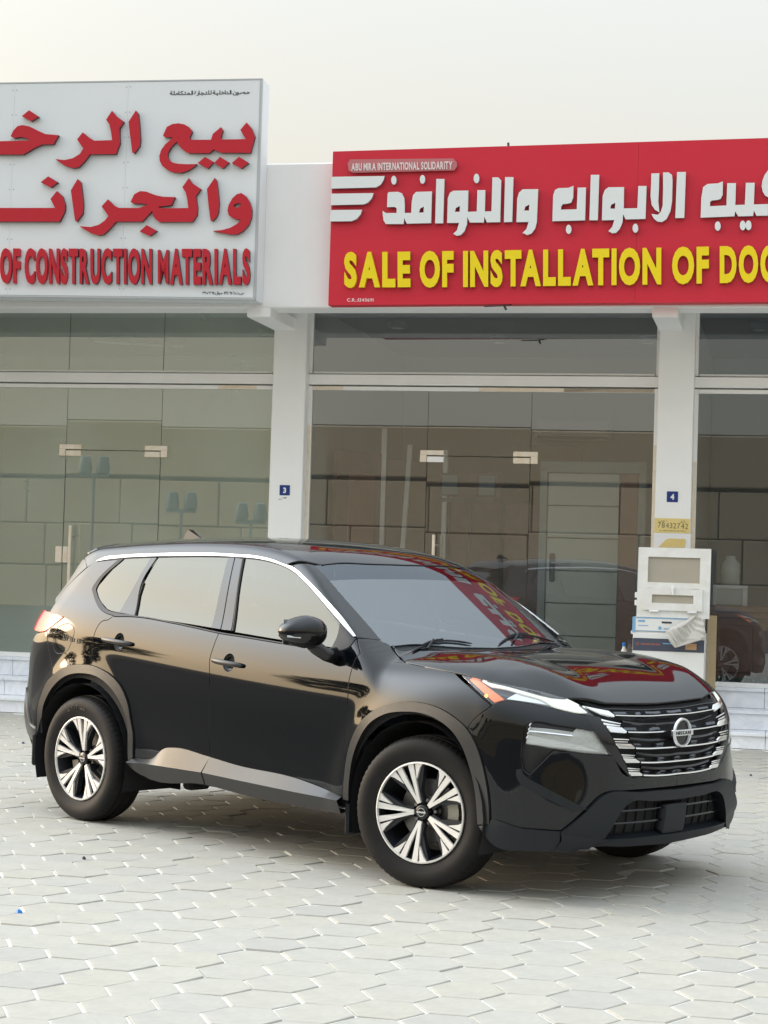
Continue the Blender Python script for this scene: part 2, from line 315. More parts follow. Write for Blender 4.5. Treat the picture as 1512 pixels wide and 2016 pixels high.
DATA={"front_door":[[[-1.529,-0.865,1.153],[-1.347,-0.864,1.143],[-1.003,-0.864,1.122],[-0.63,-0.865,1.102],[-0.602,-0.865,1.101]],[[-0.602,-0.865,1.101],[-0.529,-0.848,1.131],[-0.518,-0.813,1.173]],[[-0.518,-0.813,1.173],[-0.452,-0.855,1.101]],[[-0.452,-0.855,1.101],[-0.461,-0.872,1.078],[-0.472,-0.894,1.008],[-0.476,-0.905,0.951],[-0.473,-0.91,0.903],[-0.485,-0.914,0.673],[-0.493,-0.909,0.383]],[[-0.493,-0.909,0.383],[-0.867,-0.896,0.44],[-1.303,-0.896,0.459],[-1.533,-0.896,0.482]],[[-1.533,-0.896,0.482],[-1.544,-0.898,0.579],[-1.545,-0.905,0.71],[-1.543,-0.912,0.941],[-1.552,-0.905,1.009],[-1.542,-0.895,1.065],[-1.529,-0.865,1.153]]],"rear_door":[[[-2.456,-0.87,1.208],[-2.271,-0.862,1.212],[-1.934,-0.86,1.191],[-1.586,-0.864,1.157],[-1.531,-0.866,1.15]],[[-1.529,-0.865,1.153],[-1.542,-0.895,1.065],[-1.552,-0.905,1.009],[-1.543,-0.912,0.941],[-1.545,-0.905,0.71],[-1.544,-0.898,0.579],[-1.533,-0.896,0.482]],[[-1.533,-0.896,0.482],[-1.834,-0.895,0.504],[-1.919,-0.894,0.493],[-2.044,-0.886,0.424],[-2.193,-0.898,0.416]],[[-2.188,-0.907,0.537],[-2.219,-0.907,0.633],[-2.249,-0.908,0.724],[-2.308,-0.912,0.807],[-2.4,-0.916,0.866],[-2.494,-0.919,0.897],[-2.59,-0.921,0.913],[-2.663,-0.922,0.912],[-2.75,-0.921,0.906],[-2.854,-0.918,0.882],[-2.977,-0.91,0.825]],[[-2.602,-0.914,0.971],[-2.601,-0.908,1.06],[-2.585,-0.897,1.127],[-2.553,-0.886,1.169],[-2.499,-0.882,1.181]],[[-2.499,-0.882,1.181],[-2.456,-0.87,1.208]]],"front_fender":[[[-0.52,-0.811,1.175],[-0.461,-0.698,1.166],[-0.423,-0.655,1.149]],[[-0.421,-0.656,1.148],[-0.35,-0.686,1.101],[-0.215,-0.771,1.069]],[[-0.215,-0.771,1.069],[-0.03,-0.802,1.055],[0.157,-0.814,1.041]],[[0.157,-0.814,1.041],[0.313,-0.859,0.972],[0.437,-0.867,0.906]],[[0.438,-0.867,0.904],[0.351,-0.899,0.827],[0.326,-0.91,0.787]],[[0.332,-0.909,0.788],[0.248,-0.914,0.84],[0.148,-0.918,0.876],[0.046,-0.922,0.89],[-0.058,-0.924,0.887],[-0.171,-0.926,0.866],[-0.271,-0.926,0.827],[-0.357,-0.925,0.764],[-0.412,-0.922,0.686],[-0.454,-0.916,0.58],[-0.474,-0.912,0.464],[-0.48,-0.908,0.372]],[[-0.493,-0.909,0.383],[-0.485,-0.914,0.673],[-0.473,-0.91,0.903],[-0.476,-0.905,0.951],[-0.472,-0.894,1.008],[-0.461,-0.872,1.078],[-0.452,-0.855,1.101]],[[-0.452,-0.855,1.101],[-0.52,-0.811,1.175]]],"hood_half":[[[-0.421,-0.656,1.148],[-0.35,-0.686,1.101],[-0.215,-0.771,1.069]],[[-0.215,-0.771,1.069],[-0.03,-0.802,1.055],[0.157,-0.814,1.041],[0.413,-0.793,1.006],[0.666,-0.63,0.948],[0.707,-0.552,0.951]],[[0.707,-0.552,0.951],[0.748,-0.401,0.927]],[[0.748,-0.401,0.927],[0.757,-0.182,0.916],[0.761,0.051,0.911]]],"farch_o":[[[-0.48,-0.908,0.372],[-0.474,-0.912,0.464],[-0.454,-0.916,0.58],[-0.412,-0.922,0.686],[-0.357,-0.925,0.764],[-0.271,-0.926,0.827],[-0.171,-0.926,0.866],[-0.058,-0.924,0.887],[0.046,-0.922,0.89],[0.148,-0.918,0.876],[0.248,-0.914,0.84],[0.332,-0.909,0.788],[0.382,-0.906,0.728],[0.421,-0.899,0.641],[0.447,-0.887,0.532],[0.459,-0.88,0.426],[0.461,-0.878,0.358]]],"farch_i":[[[-0.443,-0.915,0.37],[-0.438,-0.92,0.468],[-0.412,-0.927,0.584],[-0.367,-0.935,0.673],[-0.294,-0.94,0.762],[-0.192,-0.942,0.818],[-0.056,-0.94,0.843],[0.063,-0.938,0.844],[0.165,-0.935,0.821],[0.258,-0.93,0.769],[0.312,-0.923,0.706],[0.347,-0.911,0.624],[0.372,-0.898,0.524],[0.385,-0.89,0.419],[0.392,-0.889,0.35]]],"rarch_o":[[[-3.152,-0.878,0.477],[-3.14,-0.891,0.566],[-3.128,-0.894,0.64],[-3.093,-0.898,0.711],[-3.033,-0.904,0.788],[-2.977,-0.91,0.825],[-2.854,-0.918,0.882],[-2.75,-0.921,0.906],[-2.663,-0.922,0.912],[-2.59,-0.921,0.913],[-2.494,-0.919,0.897],[-2.4,-0.916,0.866],[-2.308,-0.912,0.807],[-2.249,-0.908,0.724],[-2.219,-0.907,0.633],[-2.188,-0.907,0.537],[-2.192,-0.899,0.42]]],"rarch_i":[[[-3.102,-0.886,0.478],[-3.092,-0.901,0.57],[-3.072,-0.907,0.644],[-3.028,-0.913,0.705],[-2.959,-0.921,0.768],[-2.915,-0.925,0.796],[-2.819,-0.932,0.84],[-2.728,-0.935,0.859],[-2.627,-0.937,0.865],[-2.541,-0.936,0.859],[-2.47,-0.935,0.84],[-2.388,-0.932,0.798],[-2.319,-0.927,0.741],[-2.267,-0.924,0.673],[-2.239,-0.922,0.623],[-2.224,-0.922,0.521],[-2.237,-0.904,0.395]]],"sill_t":[[[-2.193,-0.898,0.416],[-2.044,-0.886,0.424],[-1.919,-0.894,0.493],[-1.834,-0.895,0.504],[-1.533,-0.896,0.482]]],"sill_m":[[[-2.219,-0.894,0.397],[-2.048,-0.882,0.402],[-1.567,-0.889,0.403]]],"sill_b":[[[-2.249,-0.887,0.382],[-2.15,-0.876,0.331],[-1.579,-0.876,0.334]]],"sill_t2":[[[-1.533,-0.896,0.482],[-1.303,-0.896,0.459],[-0.867,-0.896,0.44],[-0.493,-0.909,0.383]]],"sill_m2":[[[-1.557,-0.889,0.403],[-1.113,-0.891,0.387],[-0.67,-0.892,0.374],[-0.493,-0.908,0.371]]],"sill_b2":[[[-1.569,-0.876,0.333],[-1.125,-0.877,0.304],[-0.494,-0.897,0.301]]],"chrome_t":[[[-2.817,-0.741,1.517],[-2.76,-0.728,1.543],[-2.603,-0.717,1.56],[-2.338,-0.7,1.574],[-2.058,-0.683,1.584],[-1.911,-0.675,1.587],[-1.636,-0.667,1.583],[-1.47,-0.664,1.578],[-1.318,-0.67,1.558],[-1.214,-0.679,1.534],[-1.151,-0.682,1.525],[-1.035,-0.705,1.477],[-0.904,-0.733,1.413],[-0.78,-0.757,1.344],[-0.663,-0.777,1.273],[-0.525,-0.809,1.179]]],"chrome_b":[[[-2.815,-0.742,1.515],[-2.699,-0.736,1.526],[-2.587,-0.728,1.537],[-2.322,-0.712,1.552],[-2.042,-0.696,1.56],[-1.895,-0.687,1.564],[-1.623,-0.678,1.563],[-1.457,-0.675,1.557],[-1.306,-0.68,1.539],[-1.215,-0.687,1.52],[-1.118,-0.701,1.488],[-1.013,-0.723,1.44],[-0.88,-0.754,1.37],[-0.751,-0.784,1.296],[-0.64,-0.806,1.232],[-0.54,-0.822,1.176]]],"front_window":[[[-1.56,-0.677,1.56],[-1.456,-0.676,1.555],[-1.305,-0.68,1.538],[-1.215,-0.688,1.519],[-1.117,-0.702,1.487],[-1.012,-0.724,1.439],[-0.88,-0.755,1.369],[-0.75,-0.784,1.295],[-0.657,-0.803,1.241]],[[-0.657,-0.803,1.241],[-0.648,-0.828,1.18],[-0.657,-0.855,1.122]],[[-0.657,-0.855,1.122],[-1.054,-0.856,1.142],[-1.425,-0.855,1.165]],[[-1.425,-0.855,1.165],[-1.495,-0.768,1.377],[-1.56,-0.677,1.56]]],"mirror_sail":[[[-0.656,-0.804,1.24],[-0.541,-0.823,1.175]],[[-0.541,-0.823,1.175],[-0.521,-0.814,1.174]],[[-0.521,-0.814,1.174],[-0.531,-0.846,1.135],[-0.602,-0.865,1.101]],[[-0.602,-0.865,1.101],[-0.655,-0.856,1.12]],[[-0.655,-0.856,1.12],[-0.646,-0.828,1.18],[-0.656,-0.804,1.24]]],"rear_window":[[[-2.27,-0.711,1.55],[-1.999,-0.694,1.559],[-1.69,-0.68,1.563]],[[-1.69,-0.68,1.563],[-1.642,-0.774,1.372],[-1.607,-0.855,1.179]],[[-1.607,-0.855,1.179],[-1.785,-0.855,1.19],[-2.266,-0.861,1.214]],[[-2.266,-0.861,1.214],[-2.302,-0.811,1.329],[-2.305,-0.782,1.402]],[[-2.305,-0.782,1.402],[-2.27,-0.711,1.55]]],"quarter_window":[[[-2.582,-0.728,1.537],[-2.337,-0.714,1.548]],[[-2.337,-0.714,1.548],[-2.429,-0.86,1.229]],[[-2.429,-0.86,1.229],[-2.496,-0.859,1.235],[-2.55,-0.855,1.245]],[[-2.55,-0.855,1.245],[-2.701,-0.819,1.331],[-2.719,-0.807,1.36]],[[-2.719,-0.807,1.36],[-2.582,-0.728,1.537]]],"cpillar":[[[-2.333,-0.714,1.548],[-2.285,-0.711,1.549]],[[-2.285,-0.711,1.549],[-2.328,-0.778,1.413],[-2.283,-0.86,1.218]],[[-2.283,-0.86,1.218],[-2.428,-0.86,1.228]],[[-2.428,-0.86,1.228],[-2.333,-0.714,1.548]]],"bpillar_r":[[[-1.692,-0.68,1.563],[-1.638,-0.678,1.564]],[[-1.638,-0.678,1.564],[-1.581,-0.771,1.374],[-1.532,-0.855,1.172]],[[-1.532,-0.855,1.172],[-1.609,-0.855,1.177]],[[-1.609,-0.855,1.177],[-1.644,-0.774,1.372],[-1.692,-0.68,1.563]]],"bpillar_f":[[[-1.632,-0.678,1.564],[-1.572,-0.678,1.559]],[[-1.572,-0.678,1.559],[-1.508,-0.768,1.377],[-1.445,-0.854,1.169]],[[-1.445,-0.854,1.169],[-1.526,-0.855,1.172]],[[-1.526,-0.855,1.172],[-1.575,-0.771,1.375],[-1.632,-0.678,1.564]]],"qframe_o":[[[-2.605,-0.729,1.537],[-2.746,-0.799,1.382],[-2.755,-0.81,1.355],[-2.735,-0.818,1.333],[-2.597,-0.861,1.237],[-2.518,-0.869,1.215],[-2.456,-0.87,1.208],[-2.27,-0.863,1.211]]],"qframe_i":[[[-2.572,-0.728,1.536],[-2.715,-0.801,1.375],[-2.718,-0.81,1.354],[-2.701,-0.818,1.334],[-2.59,-0.849,1.26],[-2.532,-0.859,1.236],[-2.467,-0.862,1.226],[-2.275,-0.859,1.218]]],"beltline":[[[-2.454,-0.872,1.205],[-2.269,-0.863,1.21],[-1.933,-0.861,1.189],[-1.586,-0.864,1.157],[-1.53,-0.865,1.152],[-1.346,-0.865,1.142],[-1.003,-0.865,1.121],[-0.606,-0.865,1.1]]],"quarter_panel":[[[-2.785,-0.729,1.543],[-2.816,-0.742,1.516]],[[-2.816,-0.742,1.516],[-2.699,-0.736,1.526],[-2.602,-0.729,1.536]],[[-2.602,-0.729,1.536],[-2.746,-0.799,1.382]],[[-2.746,-0.799,1.382],[-2.755,-0.81,1.355],[-2.735,-0.818,1.333],[-2.597,-0.861,1.237],[-2.518,-0.869,1.215],[-2.455,-0.871,1.207]],[[-2.455,-0.871,1.207],[-2.499,-0.882,1.181]],[[-2.499,-0.882,1.181],[-2.553,-0.886,1.169],[-2.585,-0.897,1.127],[-2.601,-0.908,1.06],[-2.602,-0.914,0.971],[-2.594,-0.921,0.915]],[[-2.59,-0.921,0.913],[-2.663,-0.922,0.912],[-2.75,-0.921,0.906],[-2.854,-0.918,0.882],[-2.977,-0.91,0.825],[-3.033,-0.904,0.788],[-3.093,-0.898,0.711]],[[-2.994,-0.905,0.87],[-3.032,-0.9,0.943],[-3.08,-0.892,1.089]],[[-3.083,-0.891,1.092],[-2.927,-0.882,1.179]],[[-2.927,-0.882,1.179],[-3.105,-0.858,1.206],[-3.086,-0.837,1.257]],[[-3.086,-0.837,1.257],[-3.075,-0.796,1.327],[-3.008,-0.782,1.386],[-2.886,-0.758,1.478]],[[-2.886,-0.758,1.478],[-2.785,-0.729,1.543]]],"taillight":[[[-3.105,-0.858,1.206],[-2.927,-0.882,1.179]],[[-2.927,-0.882,1.179],[-3.083,-0.891,1.092],[-3.359,-0.8,1.087]],[[-3.359,-0.8,1.087],[-3.344,-0.81,1.146],[-3.331,-0.805,1.182],[-3.105,-0.858,1.206]]],"rear_bumper_side":[[[-3.08,-0.892,1.089],[-3.032,-0.9,0.943],[-2.994,-0.905,0.87]],[[-2.994,-0.905,0.87],[-3.033,-0.904,0.788],[-3.093,-0.898,0.711],[-3.128,-0.894,0.64],[-3.14,-0.891,0.566],[-3.147,-0.881,0.496]],[[-3.147,-0.881,0.496],[-3.254,-0.86,0.511],[-3.338,-0.833,0.603],[-3.417,-0.796,0.722]],[[-3.417,-0.796,0.722],[-3.408,-0.807,0.82],[-3.341,-0.827,0.936],[-3.273,-0.852,1.039],[-3.234,-0.862,1.067]],[[-3.234,-0.862,1.067],[-3.08,-0.892,1.089]]],"fuel_door":[[[-2.941,-0.893,1.129],[-2.88,-0.892,1.143],[-2.825,-0.895,1.135],[-2.796,-0.901,1.102],[-2.814,-0.907,1.034],[-2.847,-0.909,0.984],[-2.899,-0.908,0.966],[-2.968,-0.904,0.969],[-2.998,-0.902,1.002],[-3.0,-0.899,1.062],[-2.976,-0.895,1.109],[-2.941,-0.893,1.129]]],"handle_r":[[[-2.503,-0.906,1.072],[-2.341,-0.906,1.062],[-2.233,-0.905,1.055]]],"handle_f":[[[-1.52,-0.905,1.008],[-1.395,-0.906,0.998],[-1.275,-0.906,0.99]]],"headlight_lens":[[[0.203,-0.819,1.033],[0.306,-0.811,1.023],[0.431,-0.781,1.007],[0.566,-0.7,0.984],[0.677,-0.609,0.951]],[[0.677,-0.609,0.951],[0.73,-0.571,0.921],[0.789,-0.53,0.871]],[[0.789,-0.53,0.871],[0.731,-0.618,0.887],[0.654,-0.71,0.908],[0.573,-0.779,0.928],[0.502,-0.824,0.934],[0.472,-0.843,0.927],[0.443,-0.863,0.909]],[[0.443,-0.863,0.909],[0.203,-0.819,1.033]]],"amber":[[[0.26,-0.823,1.017],[0.295,-0.813,1.019]],[[0.295,-0.813,1.019],[0.397,-0.827,0.977],[0.478,-0.828,0.938]],[[0.478,-0.828,0.938],[0.442,-0.852,0.923]],[[0.442,-0.852,0.923],[0.26,-0.823,1.017]]],"drl":[[[0.312,-0.811,1.019],[0.434,-0.784,1.001],[0.568,-0.702,0.978],[0.672,-0.612,0.95]],[[0.672,-0.612,0.95],[0.712,-0.587,0.927],[0.762,-0.557,0.888]],[[0.762,-0.557,0.888],[0.743,-0.595,0.887],[0.697,-0.651,0.9]],[[0.697,-0.651,0.9],[0.659,-0.689,0.915],[0.62,-0.707,0.939],[0.539,-0.759,0.964],[0.458,-0.793,0.984],[0.391,-0.816,0.991]],[[0.391,-0.816,0.991],[0.312,-0.811,1.019]]],"hl_silver":[[[0.489,-0.819,0.939],[0.517,-0.77,0.966],[0.588,-0.725,0.949],[0.632,-0.694,0.934],[0.665,-0.677,0.914]],[[0.665,-0.677,0.914],[0.576,-0.765,0.93],[0.489,-0.819,0.939]]],"foglamp":[[[0.616,-0.801,0.817],[0.681,-0.74,0.813],[0.751,-0.649,0.8]],[[0.751,-0.649,0.8],[0.756,-0.636,0.813],[0.787,-0.59,0.81]],[[0.787,-0.59,0.81],[0.815,-0.545,0.801]],[[0.815,-0.545,0.801],[0.836,-0.517,0.748],[0.852,-0.477,0.693]],[[0.852,-0.477,0.693],[0.809,-0.567,0.698],[0.726,-0.698,0.715],[0.667,-0.765,0.728],[0.605,-0.814,0.736]],[[0.605,-0.814,0.736],[0.61,-0.808,0.786],[0.616,-0.801,0.817]]],"fogrecess":[[[0.592,-0.816,0.82],[0.61,-0.801,0.837],[0.714,-0.689,0.831],[0.816,-0.542,0.804]],[[0.816,-0.542,0.804],[0.838,-0.511,0.751],[0.855,-0.464,0.687]],[[0.855,-0.464,0.687],[0.809,-0.567,0.693],[0.704,-0.726,0.709]],[[0.704,-0.726,0.709],[0.629,-0.8,0.597]],[[0.629,-0.8,0.597],[0.604,-0.817,0.616],[0.593,-0.823,0.645],[0.589,-0.824,0.715],[0.592,-0.816,0.82]]],"blade_o":[[[0.574,-0.834,0.62],[0.577,-0.833,0.585],[0.591,-0.826,0.56],[0.614,-0.812,0.541],[0.681,-0.763,0.501],[0.773,-0.661,0.436]]],"blade_i":[[[0.596,-0.821,0.628],[0.604,-0.817,0.602],[0.622,-0.805,0.585],[0.679,-0.763,0.548],[0.738,-0.704,0.506],[0.801,-0.6,0.447]]],"bumper_corner":[[[0.327,-0.91,0.785],[0.351,-0.899,0.826],[0.439,-0.867,0.903]],[[0.439,-0.867,0.903],[0.473,-0.844,0.926],[0.502,-0.824,0.933],[0.573,-0.78,0.927],[0.654,-0.711,0.907],[0.732,-0.619,0.886],[0.762,-0.58,0.876]],[[0.762,-0.58,0.876],[0.823,-0.54,0.775],[0.856,-0.462,0.674],[0.865,-0.393,0.596],[0.869,-0.358,0.586]],[[0.869,-0.358,0.586],[0.874,-0.305,0.576],[0.87,-0.345,0.585]],[[0.88,-0.232,0.578],[0.886,-0.035,0.573]],[[0.886,-0.035,0.573],[0.883,-0.034,0.523]],[[0.883,-0.034,0.523],[0.844,-0.48,0.524]],[[0.844,-0.48,0.524],[0.832,-0.517,0.512]],[[0.832,-0.517,0.512],[0.801,-0.6,0.443],[0.737,-0.705,0.344]],[[0.737,-0.705,0.349],[0.608,-0.815,0.354],[0.46,-0.878,0.363]],[[0.46,-0.878,0.363],[0.452,-0.882,0.458],[0.434,-0.893,0.574],[0.393,-0.905,0.689],[0.327,-0.91,0.785]]],"grille_surround":[[[0.762,-0.58,0.876],[0.789,-0.53,0.871]],[[0.789,-0.53,0.871],[0.8,-0.504,0.866],[0.809,-0.496,0.854]],[[0.809,-0.496,0.854],[0.871,-0.346,0.59]],[[0.871,-0.346,0.59],[0.87,-0.345,0.585]],[[0.87,-0.345,0.582],[0.869,-0.358,0.586]],[[0.869,-0.358,0.586],[0.856,-0.462,0.674],[0.823,-0.54,0.775],[0.762,-0.58,0.876]]],"lower_lip":[[[0.461,-0.878,0.358],[0.461,-0.878,0.361],[0.608,-0.815,0.352],[0.737,-0.705,0.347]],[[0.737,-0.705,0.347],[0.71,-0.721,0.297]],[[0.702,-0.723,0.279],[0.585,-0.819,0.284],[0.448,-0.873,0.285]],[[0.448,-0.873,0.285],[0.401,-0.877,0.343]]],"skid_o":[[[0.719,-0.719,0.324],[0.737,-0.704,0.343],[0.801,-0.6,0.441],[0.832,-0.516,0.511]],[[0.832,-0.516,0.511],[0.844,-0.479,0.521],[0.883,-0.034,0.522],[0.85,0.454,0.513]]],"skid_i":[[[0.822,-0.49,0.327],[0.845,-0.436,0.399],[0.858,-0.378,0.455]],[[0.858,-0.378,0.455],[0.863,-0.345,0.465],[0.879,-0.026,0.462],[0.852,0.419,0.453]]],"skid_ib":[[[0.821,-0.489,0.323],[0.846,-0.316,0.315],[0.857,0.011,0.31],[0.787,0.591,0.305]]],"skid_b":[[[0.702,-0.724,0.282],[0.724,-0.696,0.276],[0.779,-0.576,0.271],[0.823,-0.342,0.261],[0.83,0.052,0.245],[0.735,0.672,0.241]]],"plate":[[[0.876,-0.119,0.438],[0.876,0.069,0.432]],[[0.876,0.069,0.432],[0.856,0.103,0.309]],[[0.856,0.103,0.309],[0.857,-0.088,0.312]],[[0.857,-0.088,0.312],[0.876,-0.119,0.438]]],"gr_top":[[[0.687,-0.598,0.948],[0.733,-0.565,0.921],[0.763,-0.419,0.913],[0.775,-0.062,0.899],[0.773,0.141,0.901]]],"windshield_half":[[[-1.05,-0.618,1.535],[-0.983,-0.159,1.546]],[[-1.05,-0.618,1.535],[-0.955,-0.632,1.483],[-0.794,-0.653,1.381],[-0.629,-0.672,1.275],[-0.543,-0.682,1.22],[-0.487,-0.687,1.184],[-0.452,-0.667,1.166]],[[-0.452,-0.667,1.166],[-0.4,-0.552,1.151],[-0.345,-0.419,1.133],[-0.302,-0.271,1.12],[-0.268,-0.11,1.117],[-0.283,0.112,1.12]]],"apillar":[[[-1.154,-0.679,1.531],[-1.033,-0.707,1.473],[-0.903,-0.734,1.411],[-0.779,-0.758,1.342],[-0.662,-0.778,1.272],[-0.521,-0.81,1.176]],[[-0.521,-0.81,1.176],[-0.461,-0.698,1.166]],[[-0.461,-0.698,1.166],[-0.54,-0.686,1.217],[-0.625,-0.676,1.272],[-0.79,-0.657,1.378],[-0.95,-0.636,1.48],[-1.048,-0.62,1.534]],[[-1.048,-0.62,1.534],[-1.154,-0.679,1.531]]],"roofditch":[[[-1.041,-0.575,1.539],[-1.108,-0.565,1.57],[-1.212,-0.544,1.603],[-1.342,-0.519,1.629],[-1.431,-0.532,1.638],[-1.699,-0.578,1.647],[-2.013,-0.593,1.647],[-2.491,-0.619,1.63],[-2.818,-0.65,1.605],[-2.881,-0.64,1.601]]],"roofrail_low":[[[-2.76,-0.728,1.543],[-2.603,-0.717,1.56],[-2.338,-0.7,1.574],[-2.058,-0.683,1.584],[-1.911,-0.675,1.587],[-1.636,-0.667,1.583],[-1.47,-0.664,1.578],[-1.318,-0.67,1.558],[-1.214,-0.679,1.534],[-1.151,-0.682,1.525],[-1.035,-0.705,1.477],[-0.904,-0.733,1.413],[-0.78,-0.757,1.344],[-0.663,-0.777,1.273]]],"spoiler_side":[[[-3.008,-0.689,1.555],[-2.95,-0.678,1.584],[-2.825,-0.68,1.596]],[[-2.825,-0.68,1.596],[-2.785,-0.729,1.543]],[[-2.785,-0.729,1.543],[-2.816,-0.742,1.516],[-2.884,-0.757,1.481]],[[-2.884,-0.757,1.481],[-3.008,-0.689,1.555]]],"tailgate_side":[[[-3.084,-0.836,1.258],[-3.128,-0.802,1.29],[-3.097,-0.779,1.341],[-3.036,-0.743,1.442],[-3.0,-0.707,1.527]],[[-3.0,-0.707,1.527],[-2.969,-0.719,1.526],[-2.89,-0.756,1.481]],[[-2.89,-0.756,1.481],[-3.01,-0.78,1.388],[-3.078,-0.794,1.329],[-3.084,-0.836,1.258]]],"rear_bumper_trim":[[[-3.423,-0.804,0.726],[-3.415,-0.793,0.717],[-3.323,-0.839,0.612],[-3.253,-0.861,0.515]],[[-3.253,-0.861,0.515],[-3.157,-0.877,0.477],[-3.162,-0.872,0.45]],[[-3.162,-0.872,0.45],[-3.192,-0.86,0.411]],[[-3.192,-0.86,0.411],[-3.335,-0.81,0.442],[-3.415,-0.79,0.501],[-3.44,-0.793,0.594],[-3.432,-0.802,0.699]],[[-3.432,-0.802,0.699],[-3.423,-0.804,0.726]]],"roofsil":[[[-3.009,-0.69,1.561],[-2.974,-0.693,1.588],[-2.911,-0.675,1.609],[-2.696,-0.554,1.632]]]}
